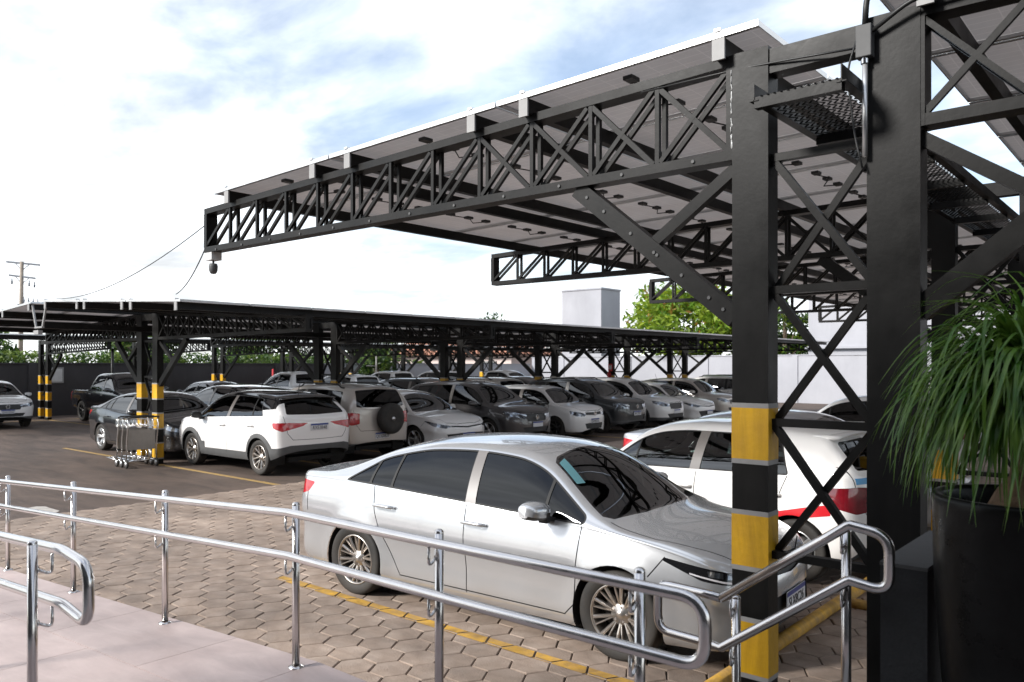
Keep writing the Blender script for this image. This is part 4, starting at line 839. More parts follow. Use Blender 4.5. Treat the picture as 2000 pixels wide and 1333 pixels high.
 'pickup': dict(x0=-2.65, x1=2.62, ax=(1.64, -1.52), R=.375, Ra=.43, tw=.235, capr=.14, capf=.36, lean=.40, fil=.09, flare=.03, g=G_SIDE, floor=.45, bed=(-2.56, -1.0),
    top=[(-2.65, 1.02), (-2.64, 1.13), (-2.58, 1.16), (-1.05, 1.18), (-.96, 1.22), (-.78, 1.66), (-.68, 1.76), (-.3, 1.80), (.3, 1.80), (.62, 1.75), (.84, 1.67), (1.42, 1.27), (1.56, 1.22), (2.2, 1.15), (2.45, 1.06), (2.57, .90), (2.62, .7)],
    belt=[(-2.65, .98), (-2.5, 1.1), (-1.2, 1.12), (-.5, 1.14), (.5, 1.12), (1.4, 1.09), (2.1, 1.03), (2.5, .88), (2.62, .62)], bot=[(-2.65, .55), (-2.4, .50), (-1.0, .42), (.5, .40), (2.1, .42), (2.5, .42), (2.62, .5)],
    W=[(-2.65, .88), (-2.2, .91), (0, .92), (1.6, .925), (2.2, .91), (2.62, .86)], crown=[(-2.65, .02), (-1.1, .02), (-.7, .04), (.3, .05), (1.0, .075), (1.6, .06), (2.62, .05)],
    dlo=dict(xf=1.22, xr=(-.74, -.64), off=.075, bot=.025), pil=[((.26, .20), .055)], quarter=None, wind=(1.48, .84), rearglass=[(0, 1.70), (.52, 1.67), (.60, 1.30), (0, 1.28)],
    seams=[[(1.2, 1.1), (1.18, .7), (1.12, .5)], [(.23, 1.13), (.24, .48)], [(-.80, 1.14), (-.80, .48)], [(-.97, 1.18), (-.97, .42)]],
    doors=[((1.17, 1.1), (1.15, .7), (1.08, .5), (.27, .5), (.26, 1.12)), ((.2, 1.12), (.21, .5), (-.77, .5), (-.77, 1.13))], handles=[(.36, 1.0), (-.66, 1.02)], mirror=(1.08, 1.19),
    lamp=(40, [(2.56, .42, .98), (2.46, .70, 1.04), (2.2, .89, 1.05), (2.22, .89, .95), (2.46, .74, .87), (2.56, .46, .86)]), tail=(140, [(-2.63, .74, 1.08), (-2.60, .86, 1.09), (-2.50, .90, 1.08), (-2.50, .90, .80), (-2.6, .86, .78), (-2.63, .74, .8)]),
    grille=[(0, .62), (.56, .6), (.5, .48), (0, .47)], upper=[(0, 1.02), (.44, 1.01), (.40, .76), (0, .74)], plate=(2.635, .62), plater=(-2.66, .66)),
}
def wheel_meshes(R_, tw, rimr, style):
    """Tyre, rim and disc with the axle along y and the outer face towards +y."""
    h = tw / 2; t = MB()
    t.lathe([(rimr, h * .80), (rimr + .012, h * .93), (R_ * .90, h), (R_ * .965, h * .93), (R_ * .992, h * .78), (R_, h * .45), (R_, -h * .45), (R_ * .992, -h * .78), (R_ * .965, -h * .93), (R_ * .9, -h), (rimr, -h * .8)], 'rubber', 44, 'y')
    m = MB(); al = {'twin': 'alloy', 'fork': 'alloy', 'five': 'alloy_silver', 'dark': 'alloy_dark'}[style]
    m.lathe([(rimr * 1.02, h * .86), (rimr * 1.0, h * .93), (rimr * .965, h * .90), (rimr * .94, h * .72), (rimr * .90, h * .2), (rimr * .88, -h * .8)], al, 44, 'y')
    hub = .072
    m.lathe([(.0, h * .66), (.03, h * .66), (.034, h * .58), (hub, h * .52), (hub + .01, h * .40), (hub, h * .1)], al, 20, 'y')
    def spoke(a0, a1, w0, w1, mat, y0=.52, y1=.84):
        r0, r1 = hub * .8, rimr * .975; A, B = Vector((math.cos(a0) * r0, h * y0, -math.sin(a0) * r0)), Vector((math.cos(a1) * r1, h * y1, -math.sin(a1) * r1)); M = A.lerp(B, .5) + Vector((0, h * .04, 0))
        d = (B - A); sd_ = Vector((-d.z, 0, d.x)).normalized(); dn = Vector((0, -.022, 0)); vs_ = []
        for p, w in ((A, w0), (M, (w0 + w1) / 2), (B, w1)): vs_ += [p - sd_ * w / 2 + dn * .5, p - sd_ * w * .22, p + sd_ * w * .22, p + sd_ * w / 2 + dn * .5, p + sd_ * w * .45 + dn * 1.6, p - sd_ * w * .45 + dn * 1.6]
        fs = [(k * 6 + i, (k + 1) * 6 + i, (k + 1) * 6 + (i + 1) % 6, k * 6 + (i + 1) % 6) for k in range(2) for i in range(6)]
        m.add(vs_, fs, mat)
    if style == 'twin':
        for k in range(10):
            a = 2 * math.pi * k / 10
            spoke(a - .05, a - .13, .020, .030, al); spoke(a + .05, a + .13, .016, .016, al, .5, .80)
    elif style == 'fork':
        for k in range(6):
            a = 2 * math.pi * k / 6 + .3
            spoke(a, a - .26, .026, .036, al); spoke(a, a + .26, .026, .036, al)
    elif style == 'five':
        for k in range(5): a = 2 * math.pi * k / 5 + .3; spoke(a - .06, a - .12, .05, .034, al); spoke(a + .06, a + .16, .05, .034, al)
    else:
        for k in range(8): a = 2 * math.pi * k / 8; spoke(a, a, .034, .038, al)
    for k in range(5):
        a = 2 * math.pi * k / 5 + .2; m.lathe([(0, h * .57), (.009, h * .57), (.009, h * .48)], 'chrome', 6, 'y', (math.cos(a) * .052, 0, math.sin(a) * .052), False)
    d = MB(); d.lathe([(.0, h * .12), (rimr * .66, h * .12), (rimr * .66, h * .02), (0, h * .02)], 'disc_metal', 28, 'y'); d.lathe([(rimr * .60, -h * .05), (rimr * .9, -h * .3)], 'seam_black', 28, 'y')
    d.lathe([(0, -h * .3), (rimr * .92, -h * .3)], 'seam_black', 28, 'y')
    return t.mesh('wheel'), m.mesh('rim'), d.mesh('brake_disc')
def plate_mesh(txt):
    p = MB(); p.box(-.006, 0, -.20, .20, -.065, .065, 'plate_white'); p.box(0, .0012, -.198, .198, .032, .063, 'plate_blue'); me = p.mesh('number_plate')
    lt = PLATE_TEXT[txt] if txt else None
    return me, lt
def build_model(kind, style='five', two_tone=False, sharp=False):
    sp = SPECS[kind]; s = Shell(sp); out = []; Rw = sp['R']
    def part(name, me, parent=None, loc=(0, 0, 0), rot=(0, 0, 0), scale=None):
        if me is None: return None
        out.append(dict(name=name, me=me, parent=parent, loc=loc, rot=rot, scale=scale)); return len(out) - 1
    # openings and trim
    for xa in sp['ax']:
        cir = [(xa + sp['Ra'] * math.cos(2 * math.pi * k / 40), Rw + sp['Ra'] * math.sin(2 * math.pi * k / 40)) for k in range(40)]
        s.cut('hole', cir, reg=('L', 'U')); s.cut('hole', [(xa - sp['Ra'] * .985, Rw), (xa + sp['Ra'] * .985, Rw), (xa + sp['Ra'], -.1), (xa - sp['Ra'], -.1)], reg=('L',))
        if 'clad' in sp:
            q = sp['Ra'] + sp['clad']; cir = [(xa + q * math.cos(2 * math.pi * k / 40), Rw + q * math.sin(2 * math.pi * k / 40)) for k in range(40)]
            s.cut('clad', cir, reg=('L',)); s.cut('clad', [(xa - q, Rw), (xa + q, Rw), (xa + q, .1), (xa - q, .1)], reg=('L',))
    if 'clad' in sp: s.cut('clad', [(-3, .1), (3, .1), (3, sp['floor'] + .02), (-3, sp['floor'] + .06)], reg=('L',))
    if 'rearclad' in sp: s.cut('clad', sp['rearclad'], 'rear', reg=('L',)); s.cut('skid', [(0, .44), (.45, .43), (.62, .36), (.60, .33), (.44, .39), (0, .40)], 'rear', allow=('clad',))
    dl = sp['dlo']; xs = np.linspace(dl['xr'][1], dl['xf'], 26); zl = lambda x: s.belt(x) + dl['bot']
    poly = [(dl['xr'][0], zl(dl['xr'][0]))] + [(x, max(s.zr(x) - dl['off'], zl(x) + .001)) for x in xs[::1]]
    k_ = max(i for i, p in enumerate(poly) if i == 0 or p[1] > zl(p[0]) + .012); poly = poly[:k_ + 1] + [(min(dl['xf'], poly[k_][0] + .03), zl(poly[k_][0]) + .005)]
    dlo = round2(hull(poly), .04, 3); s.cut('trim', dlo, reg=('U', 'F', 'L'))
    ins = inset2(dlo, .013); panes = []; cuts = sorted(sp['pil'], key=lambda c: -c[0][0]); right = None
    for pl in cuts + [None]:
        p = ins
        if right is not None: (xb, xt), w = right; p = clip2(p, (xb - w, .9), (xt - w, 1.5))
        if pl is not None and p: (xb, xt), w = pl; p = clip2(p, (xt + w, 1.5), (xb + w, .9))
        if p and abs(area2(p)) > .004: panes.append(round2(hull(p), .02, 2))
        right = pl
    for i, p in enumerate(panes): s.cut('glass%d' % i, p, allow=('trim',))
    (xb, xt), w = [c for c in cuts if abs(c[0][0]) < .4][0]
    s.cut('pillar', [(xb - w, .9), (xb + w, .9), (xt + w, 1.6), (xt - w, 1.6)], allow=('trim',))
    xc, xh = sp['wind']; wq = lambda x: s.wr(x)
    scr = hull([(xc + .07, -.02), (xc + .05, .34), (xc - .03, wq(xc - .03) * .86), (xc - .10, wq(xc - .1) - .05), (xh + .06, wq(xh + .06) - .075), (xh + .01, wq(xh) * .75), (xh - .02, -.02)])
    s.cut('scr_edge', scr, 'top', reg=('T', 'F')); s.cut('windscreen', inset2(scr, .022), 'top', allow=('scr_edge',))
    s.cut('windscreen', [(xc + .045, -.02), (xc + .045, .05), (xh, .05), (xh, -.02)], 'top', allow=('scr_edge',))
    if 'backl' in sp:
        xa, xb2 = sp['backl']; bk = hull([(xa - .03, -.02), (xa - .02, .36), (xa + .06, wq(xa + .06) - .10), (xb2 - .04, wq(xb2) - .09), (xb2 + .02, wq(xb2) * .6), (xb2 + .03, -.02)])
        s.cut('bak_edge', bk, 'top', reg=('T', 'F')); s.cut('backlight', inset2(bk, .022), 'top', allow=('bak_edge',)); s.cut('backlight', [(xa, -.02), (xa, .05), (xb2, .05), (xb2, -.02)], 'top', allow=('bak_edge',))
    else:
        rg = round2([(y, z) for y, z in [(-.1, sp['rearglass'][0][1])] + sp['rearglass'][1:3] + [(-.1, sp['rearglass'][3][1])]], .05, 3)
        s.cut('backlight', rg, 'rear', reg=('T', 'F', 'U'))
    if 'bed' in sp: s.cut('bedcover', [(sp['bed'][0], -.05), (sp['bed'][0], .70), (sp['bed'][1], .70), (sp['bed'][1], -.05)], 'top', reg=('T', 'F'))
    for key, cls in (('lamp', 'headlamp'), ('tail', 'taillamp')):
        ang, pts = sp[key]; a = R(ang); uv = [(-p[0] * math.sin(a) + p[1] * math.cos(a), p[2]) for p in pts]; pl = round2(hull(uv), .02, 2)
        back = [((-u * math.sin(a)), u * math.cos(a), z) for u, z in pl]; s.cut(cls, back, ang)
    s.cut('grille', sp['grille'][:1] and [(-.05, sp['grille'][0][1])] + sp['grille'][1:3] + [(-.05, sp['grille'][3][1])], 'front', allow=('body', 'clad'))
    s.cut('grille', [(-.05, sp['upper'][0][1])] + sp['upper'][1:3] + [(-.05, sp['upper'][3][1])], 'front')
    # panel gaps and doors
    sw = .0085
    for ln in sp['seams']:
        c = [Vector(p) for p in ln]; s.seam([tuple(p) for p in c], sw, allow=('body', 'clad'), reg=('L', 'U'))
    hx = sp['x1']; s.seam([(xc - .02, wq(xc) * .93), (xc + .35, wq(xc + .35) * .965), (hx - .45, wq(hx - .45) * .90), (hx - .16, wq(hx - .3) * .74)], sw, 'top', reg=('T', 'F', 'U'))
    s.seam([(hx - .16, wq(hx - .3) * .74), (hx - .09, .3), (hx - .085, -.02)], sw, 'top', reg=('T', 'F', 'U'))
    if kind == 'sedan': s.seam([(-1.78, wq(-1.78) * .86), (-2.1, wq(-2.1) * .86)], sw, 'top', reg=('T', 'F')); s.seam([(.40, 1.05), (.40, .84), (.36, .66), (-.02, .655)][1:], sw, 'rear', reg=('L',)); s.seam([(-2.16, 1.04), (-2.02, .95), (-2.0, .70)][1:], sw, reg=('L',))
    else: s.seam([(.72, 1.12), (.66, .80), (.56, .68), (-.02, .67)], sw, 'rear', reg=('L', 'U', 'F', 'T')); 
    if kind == 'sedan': s.seam([(1.70, .775), (1.60, .64)], sw, reg=('L',))
    for i, dr in enumerate(sp['doors']): s.cut('door%d' % i, list(dr), reg=('L', 'U'))
    if two_tone: s.cut('roof', [(-1.66, -.1), (-1.66, 1.2), (xh + .02, 1.2), (xh + .02, -.1)], 'top', reg=('T', 'F')); s.cut('roof', [(xh + .02, -.1), (xh + .02, 1.2), (xc - .1, 1.2), (xc - .1, -.1)], 'top', reg=('F',)); s.cut('roof', [(-2, 1.28), (-1.05, 1.2), (.5, 1.34), (.5, 2), (-2, 2)], reg=('U',))
    # parts
    PAINT = 'paint_white'
    cm = {'scr_edge': 'gloss_black', 'bak_edge': 'gloss_black', 'seam': 'seam_black', 'trim': 'seam_black', 'pillar': 'pillar_grey', 'roof': 'gloss_black'}
    b = part('body', s.mesh('body', ('body',), 0, 0, PAINT))
    part('pillar_trim', s.mesh('pillar_trim', ('trim', 'pillar', 'scr_edge', 'bak_edge'), 0, 0, None, cm), b)
    part('panel_gap', s.mesh('panel_gap', ('seam',), 0, -.006, 'seam_black'), b)
    part('roof', s.mesh('roof', ('roof',), 0, 0, 'gloss_black'))
    part('cladding', s.mesh('cladding', ('clad', 'skid'), 0, .006, 'grey_plastic', {'skid': 'aluminium'}))
    part('bed_cover', s.mesh('bed_cover', ('bedcover',), 0, -.03, 'black_plastic'))
    part('windscreen', s.mesh('windscreen', ('windscreen',), 0, -.003, 'glass_windscreen'))
    part('rear_window', s.mesh('rear_window', ('backlight',), 0, -.003, 'glass_dark'))
    part('grille', s.mesh('grille', ('grille',), 0, -.02, 'black_plastic'))
    for sd_ in (1, -1):
        for i in range(len(panes)): part('side_window', s.mesh('side_window', ('glass%d' % i,), sd_, -.006, 'glass_tint'))
        for i in range(2):
            d = part('door', s.mesh('door', ('door%d' % i,), sd_, 0, PAINT)); hx_, hz_ = sp['handles'][i]; w = s.wid(hx_)
            hm = MB(); hm.tube(fillet([(hx_ - .11, (w - .005) * sd_, hz_), (hx_ - .10, (w + .028) * sd_, hz_ + .004), (hx_ + .09, (w + .030) * sd_, hz_ + .002), (hx_ + .11, (w - .005) * sd_, hz_ - .004)], .03, 4), .014, PAINT, 8)
            part('handle', hm.mesh('handle'), d)
        part('headlamp', s.mesh('headlamp', ('headlamp',), sd_, -.004, 'lamp_clear')); part('tail_lamp', s.mesh('tail_lamp', ('taillamp',), sd_, -.002, 'lamp_red_dark' if kind == 'hatch' else 'lamp_red'))
        mx_, mz_ = sp['mirror']; w = s.wid(mx_) * .96; mm = MB()
        prof = []
        for k in range(7):
            t = k / 6; rr = math.sin(math.pi * (.16 + .74 * t)) ** .45; sq = lambda v: math.copysign(abs(v) ** .7, v)
            prof.append([(mx_ + .105 * rr * sq(math.cos(a)) * (1.0 if math.cos(a) > 0 else .5) - .03 * t, (w + .05 + .22 * t) * sd_, mz_ + .08 * rr * sq(math.sin(a)) * (1.0 if math.sin(a) > 0 else .8) + .015 * t) for a in [2 * math.pi * j / 14 for j in range(14)]])
        vs_ = [p for ring in prof for p in ring]; fs = [(k * 14 + j, k * 14 + (j + 1) % 14, (k + 1) * 14 + (j + 1) % 14, (k + 1) * 14 + j) for k in range(6) for j in range(14)] + [tuple(range(14)), tuple(range(84, 98))]
        if sd_ > 0: fs = [tuple(reversed(f)) for f in fs]
        skin = 'gloss_black' if two_tone or kind in ('hatch', 'pickup') else PAINT; low = [f for f in fs if sum(vs_[i][2] for i in f) / len(f) < mz_ - .012 or sum(vs_[i][0] for i in f) / len(f) < mx_ - .05]
        mm.add(vs_, [f for f in fs if f not in low], skin, True); mm.add(vs_, low, 'black_plastic', True)
        mm.beam((mx_ + .02, (w - .06) * sd_, mz_ - .075), (mx_ + .01, (w + .09) * sd_, mz_ - .035), .09, .035, 'black_plastic'); mm.box(mx_ - .02, mx_ + .05, (w + .02) * sd_ if sd_ > 0 else (w + .07) * sd_, (w + .07) * sd_ if sd_ > 0 else (w + .02) * sd_, mz_ - .085, mz_ - .03, 'black_plastic')
        part('mirror', mm.mesh('mirror'))
    tm, rm, dm = wheel_meshes(Rw, sp['tw'], Rw * (.69 if kind != 'hatch' else .66), style); tr = s.wid(0) - .012 - sp['tw'] / 2
    for xa in sp['ax']:
        for sd_ in (1, -1):
            wi = part('wheel', tm, None, (xa, tr * sd_, Rw), (0, R(17 + 29 * xa), 0 if sd_ > 0 else math.pi)); part('rim', rm, wi); part('brake_disc', dm, wi)
    u = MB(); zf = sp.get('floor', .30)
    for xa in sp['ax']:
        for sd_ in (1, -1):
            vs_ = []; n = 20
            for yy in (s.wid(xa) * .99 - .02, s.wid(xa) - .34):
                for k in range(n + 1): a = math.pi * (-.12 + 1.24 * k / n); vs_.append((xa + (sp['Ra'] + .004) * math.cos(a), yy * sd_, Rw + (sp['Ra'] + .004) * math.sin(a)))
            u.add(vs_, [(k, k + 1, n + 2 + k, n + 1 + k) for k in range(n)], 'seam_black')
            u.add([vs_[n + 1 + k] for k in range(n + 1)] + [(xa, (s.wid(xa) - .34) * sd_, Rw)], [(k, k + 1, n + 1) for k in range(n)], 'seam_black')
    xr_, xf_ = sp['ax'][1], sp['ax'][0]; u.box(xr_ + sp['Ra'], xf_ - sp['Ra'], -s.wid(0) * .9, s.wid(0) * .9, zf - .12, zf - .02, 'seam_black'); u.box(sp['x0'] + .28, sp['x1'] - .3, -.5, .5, zf - .11, zf - .03, 'seam_black')
    part('underbody', u.mesh('underbody'))
    n = MB(); cab = 1.0 if kind != 'pickup' else .8
    n.box(xc - .38, xc + .02, -s.wid(.8) * .84, s.wid(.8) * .84, zf + .22, s.belt(.9) - .03, 'black_plastic'); n.box((-1.55 if kind != 'pickup' else -.7), xc - .1, -s.wid(0) * .86, s.wid(0) * .86, zf, zf + .06, 'seam_black')
    if kind == 'sedan': n.box(-1.75, -1.2, -.62, .62, .93, .97, 'black_plastic')
    part('dashboard', n.mesh('dashboard'))
    sx = xc - .95
    for k, (x_, y_) in enumerate(((sx, .36), (sx, -.36), (sx - .86, .36), (sx - .86, -.36))):
        q = MB(); q.box(x_ - .25, x_ + .25, y_ - .25, y_ + .25, zf + .06, zf + .26, 'seat_cloth'); q.beam((x_ - .24, y_, zf + .22), (x_ - .42, y_, s.belt(0) + .13), .48, .13, 'seat_cloth', (1, 0, 0)); q.beam((x_ - .41, y_, s.belt(0) + .15), (x_ - .45, y_, s.belt(0) + .31), .26, .09, 'seat_cloth', (1, 0, 0))
        part('seat', bevel(q.mesh('seat'), .03, 2))
    q = MB(); c = Vector((xc - .50, .36, s.belt(.8) + .0)); q.tube([c + Vector((math.sin(R(28)) * .18 * math.sin(t) * -1, .18 * math.cos(t), .18 * math.sin(t) * math.cos(R(28)))) for t in [2 * math.pi * k / 24 for k in range(24)]], .014, 'black_plastic', 8, closed=True)
    q.beam(c + Vector((0, -.17, 0)), c + Vector((0, .17, 0)), .03, .05, 'black_plastic'); q.beam(c, c + Vector((.2, 0, -.1)), .05, .05, 'black_plastic'); part('steering_wheel', q.mesh('steering_wheel'))
    if sp.get('rails'):
        for sd_ in (1, -1):
            q = MB(); q.tube([(x, (s.wr(x) - .03) * sd_, s.zr(x) + (.055 if -1.2 < x < .1 else .0)) for x in np.linspace(-1.4, .3, 16)], .018, 'black_plastic', 8); part('roof_rail', q.mesh('roof_rail'))
    if kind == 'crossover':
        q = MB(); q.tube([(-1.28, 0, s.top(-1.28) - .01), (-1.36, 0, s.top(-1.28) + .19)], .006, 'cable_black', 6); part('antenna', q.mesh('antenna'))
    if kind in ('crossover', 'hatch'):                  # roof spoiler over the rear glass
        xe = -1.55 if kind == 'crossover' else -1.40; w_ = s.wr(xe) * .94; z_ = s.top(xe) - .03; q = MB(); vs_ = []
        for k in range(13):
            y_ = -w_ + 2 * w_ * k / 12; c_ = .03 * (1 - (y_ / w_) ** 2); vs_ += [(xe + .10, y_, z_ + c_ * .6 - .012), (xe - .14, y_ * .96, z_ + c_ - .02), (xe - .15, y_ * .96, z_ + c_ - .045), (xe + .06, y_, z_ + c_ * .4 - .06)]
        fs = [(k * 4 + i, k * 4 + (i + 1) % 4, k * 4 + 4 + (i + 1) % 4, k * 4 + 4 + i) for k in range(12) for i in range(4)] + [(3, 2, 1, 0), (48, 49, 50, 51)]
        q.add(vs_, [tuple(reversed(f)) for f in fs], 'gloss_black' if two_tone else PAINT, True); part('spoiler', q.mesh('spoiler'))
    return dict(parts=out, shell=s, sp=sp, kind=kind)
MODELS = {}
def car(kind, paint, x, y, head, label, style='five', two_tone=False, plate=None, glass=None, windscreen=None, group='cars parked under the solar carports', cat='car', name='parked_car', skip=(), badge=None, lamp=None, lampf=None):
    key = (kind, style, two_tone)
    if key not in MODELS: MODELS[key] = build_model(kind, style, two_tone, kind == 'sedan')
    M = MODELS[key]; root = empty(name, (x, y, 0.012), R(head), label, cat, group); objs = []
    for p in M['parts']:
        if p['name'] in skip: objs.append(None); continue
        o = bpy.data.objects.new(p['name'], p['me']); COL.objects.link(o); o.parent = root if p['parent'] is None else objs[p['parent']]; o.location = p['loc']; o.rotation_euler = p['rot']; objs.append(o)
        if p['name'] == 'panel_gap': o['kind'] = 'stuff'
        for i, m in enumerate(p['me'].materials):
            sub = None
            if m.name == 'paint_white' and paint != 'paint_white': sub = paint
            elif glass and m.name == 'glass_tint': sub = glass
            elif windscreen and m.name == 'glass_windscreen': sub = windscreen
            elif lamp and p['name'] == 'tail_lamp': sub = lamp
            if lampf and p['name'] == 'headlamp': sub = lampf
            if sub: o.material_slots[i].link = 'OBJECT'; o.material_slots[i].material = MATS[sub]
    sp = M['sp']
    for end, (px_, pz_) in (('f', sp['plate']), ('r', sp['plater'])):
        me, lt = plate_mesh(plate if plate and end in plate[1] else None) if not plate else plate_mesh(plate[0])
        o = put('number_plate', me, root, (px_, 0, pz_), 0 if end == 'f' else math.pi)
        if lt:
            t = put('lettering', lt, o, (.001, 0, -.017)); t.rotation_euler = (R(90), 0, R(90)); t.scale = (.86, 1, 1)
    if badge:
        q = MB(); bx_, bz_ = badge
        q.tube([(bx_, .055 * math.cos(t), bz_ + .055 * math.sin(t)) for t in [2 * math.pi * k / 20 for k in range(20)]], .006, 'chrome', 6, closed=True)
        for a, b in (((-.035, .04), (-.012, -.04)), ((-.012, -.04), (0, 0)), ((0, 0), (.012, -.04)), ((.012, -.04), (.035, .04))): q.beam((bx_, a[0], bz_ + a[1]), (bx_, b[0], bz_ + b[1]), .008, .008, 'chrome', (1, 0, 0))
        q.build('badge', root)
    return root, M
# ------------------------------------------------------------------ the cars, where they stand
SED, SUVN = 'paint_white', 'paint_white'
cor, M = car('sedan', 'paint_silver', -4.46, 5.47, 3.6, 'silver sedan parked right behind the long handrail', 'twin', plate=('SLX8C26', 'fr'), glass='glass_dark', windscreen='glass_screen_dark', lampf='gloss_black')
shell = M['shell']
PERMIT = M
gol, M = car('hatch', 'paint_white', -4.05, 8.42, 175, 'white hatchback with red stripe beside the silver sedan', 'five', plate=('PRK4A18', 'fr'), glass='glass_green', windscreen='glass_green')
def wrap(M, root, name, pts, proj, mat, cls=('body',), side=1, off=.0025):
    """A decal that follows the car's skin."""
    s = M['shell']; keep = [[list(f[0]), f[1], f[2]] for f in s.f]; s.cut('decal', pts, proj, cls); me = s.mesh(name, ('decal',), side, off, mat); s.f = keep
    return put(name, me, root) if me else None
for sd_ in (1, -1):                                           # light signature, projector lens and reflector in the dark headlamps
    for nm, pts, mt in (('light_bar', [(2.18, .56, .617), (2.06, .72, .640), (2.06, .72, .652), (2.18, .56, .629)], 'lamp_white'), ('light_bar', [(2.06, .72, .640), (1.88, .84, .690), (1.88, .84, .700), (2.06, .72, .652)], 'lamp_white'), ('lens', [(2.15, .58, .650), (2.07, .70, .664), (2.07, .70, .700), (2.15, .58, .686)], 'lamp_clear'), ('lens', [(2.05, .72, .668), (1.98, .79, .684), (1.98, .79, .716), (2.05, .72, .704)], 'chrome')):
        wrap(PERMIT, cor, nm, pts, 45, mt, ('headlamp',), sd_, .001)
    q = MB(); q.lathe([(.0, .0), (.05, .004), (.055, -.03)], 'black_plastic', 16, 'x', (2.175, .64 * sd_, .36)); q.build('fog_lamp', cor)
wrap(PERMIT, cor, 'parking_permit', [(.62, .42), (.88, .52), (.85, .615), (.64, .52)], 'top', 'sticker_teal', ('windscreen',), -1, .003)
wrap(M, gol, 'red_stripe', [(-.70, .60), (-1.0, .665), (-1.4, .745), (-1.58, .79), (-1.58, .68), (-1.35, .635), (-1.0, .60)], 'side', 'stripe_red', ('body', 'door1'), 1)
for yy, zz, w_, h_2, mt in ((.52, 1.0, .16, .055, 'sticker_blue'), (.36, .93, .07, .06, 'sticker_blue'), (.28, .93, .12, .03, 'stripe_red')):
    wrap(M, gol, 'sticker', [(yy, zz - h_2 / 2), (yy + w_, zz - h_2 / 2), (yy + w_, zz + h_2 / 2), (yy, zz + h_2 / 2)], 'rear', mt, ('body',), 1)
car('sedan', 'paint_steel', -4.35, 10.95, 0, 'pale blue-grey sedan showing its red tail lamp behind the white hatchback', 'five', glass='glass_dark', lamp='lamp_red')
h4, M4 = car('hatch', 'paint_white', -4.9, 17.0, 180, 'white hatchback in front of the far white building', 'dark', glass='glass_dark')
lt = put('lettering', TXT_FU, h4, (-.55, .835, .72)); lt.rotation_euler = (R(90), 0, R(180))
# middle carport, near side
pul, MP = car('crossover', 'paint_white', -14.67, 9.15, 180, 'white crossover with black roof parked beside the luggage trolleys', 'fork', True, plate=('RXE3B48', 'fr'), glass='glass_tint')
eco, ME = car('suv', 'paint_sand', -15.25, 11.25, 180, 'beige SUV carrying a black spare wheel on its tailgate', 'dark', plate=('QCG0B27', 'fr'))
q = MB(); q.lathe([(0, .10), (.12, .10), (.2, .115), (.29, .11), (.335, .07), (.34, 0), (.32, -.07), (.0, -.07)], 'rubber', 36, 'x', (-2.02, -.14, .92)); q.lathe([(0, .125), (.04, .12), (.045, .10)], 'alloy_silver', 14, 'x', (-2.02, -.14, .92))
for v_ in range(len(q.v)): q.v[v_] = (-2.02 - (q.v[v_][0] + 2.02), q.v[v_][1], q.v[v_][2])
q.f = [tuple(reversed(f)) for f in q.f]; q.build('spare_wheel', eco)
ws, MW = car('sedan', 'paint_white', -15.3, 13.6, 0, 'white sedan with lettered door between beige and charcoal SUVs', 'five', glass='glass_tint')
wrap(MW, ws, 'door_graphic', [(.95, .62), (.95, .36), (-.5, .36), (-.5, .55)], 'side', 'paint_sand', ('door0', 'door1', 'body'), -1)
lt = put('lettering', TXT_DOOR, ws, (.30, -.905, .70)); lt.rotation_euler = (R(90), 0, 0)
car('bigsuv', 'paint_grey', -15.2, 16.1, 0, 'charcoal SUV facing out, right of the lettered white sedan', 'five', glass='glass_tint', badge=(2.27, .73))
car('hatch', 'paint_white', -15.0, 18.75, 0, 'white hatchback facing out between two dark SUVs', 'dark', glass='glass_green', plate=('QTM2D31', 'f'), badge=(2.05, .71))
car('suv', 'paint_graphite', -15.1, 21.15, 0, 'graphite SUV facing out, right of the small white hatchback', 'dark', plate=('RPC7E05', 'f'), badge=(2.07, .80))
car('bigsuv', 'paint_white', -15.3, 23.6, 0, 'white SUV with black wheel arches right of the graphite SUV', 'dark', glass='glass_dark')
car('sedan', 'paint_white', -15.3, 25.9, 0, 'white sedan half hidden behind the white SUV', 'five')
car('crossover', 'paint_sand', -15.2, 28.2, 0, 'champagne crossover near the far end of the middle carport', 'five')
car('suv', 'paint_white', -15.3, 30.7, 180, 'white SUV showing its dark rear window at the row end', 'dark')
# middle carport, far side
car('sedan', 'paint_black', -18.95, 9.1, 0, 'glossy black sedan behind the luggage trolleys', 'five', glass='glass_dark')
car('crossover', 'paint_white', -19.4, 11.3, 180, 'white crossover with black roof nose-to-tail behind the first one', 'five', True)
car('hatch', 'paint_white', -19.2, 13.6, 180, 'white hatchback behind the beige SUV', 'five')
car('sedan', 'paint_white', -19.5, 15.9, 0, 'white sedan behind the lettered sedan', 'five')
car('suv', 'paint_graphite', -19.4, 18.3, 0, 'dark SUV with roof rails behind the charcoal SUV', 'dark')
car('suv', 'paint_sand', -19.4, 20.6, 180, 'beige SUV roof showing behind the white hatchback', 'dark')
car('bigsuv', 'paint_grey', -19.6, 23.6, 0, 'tall grey SUV behind the graphite SUV', 'five')
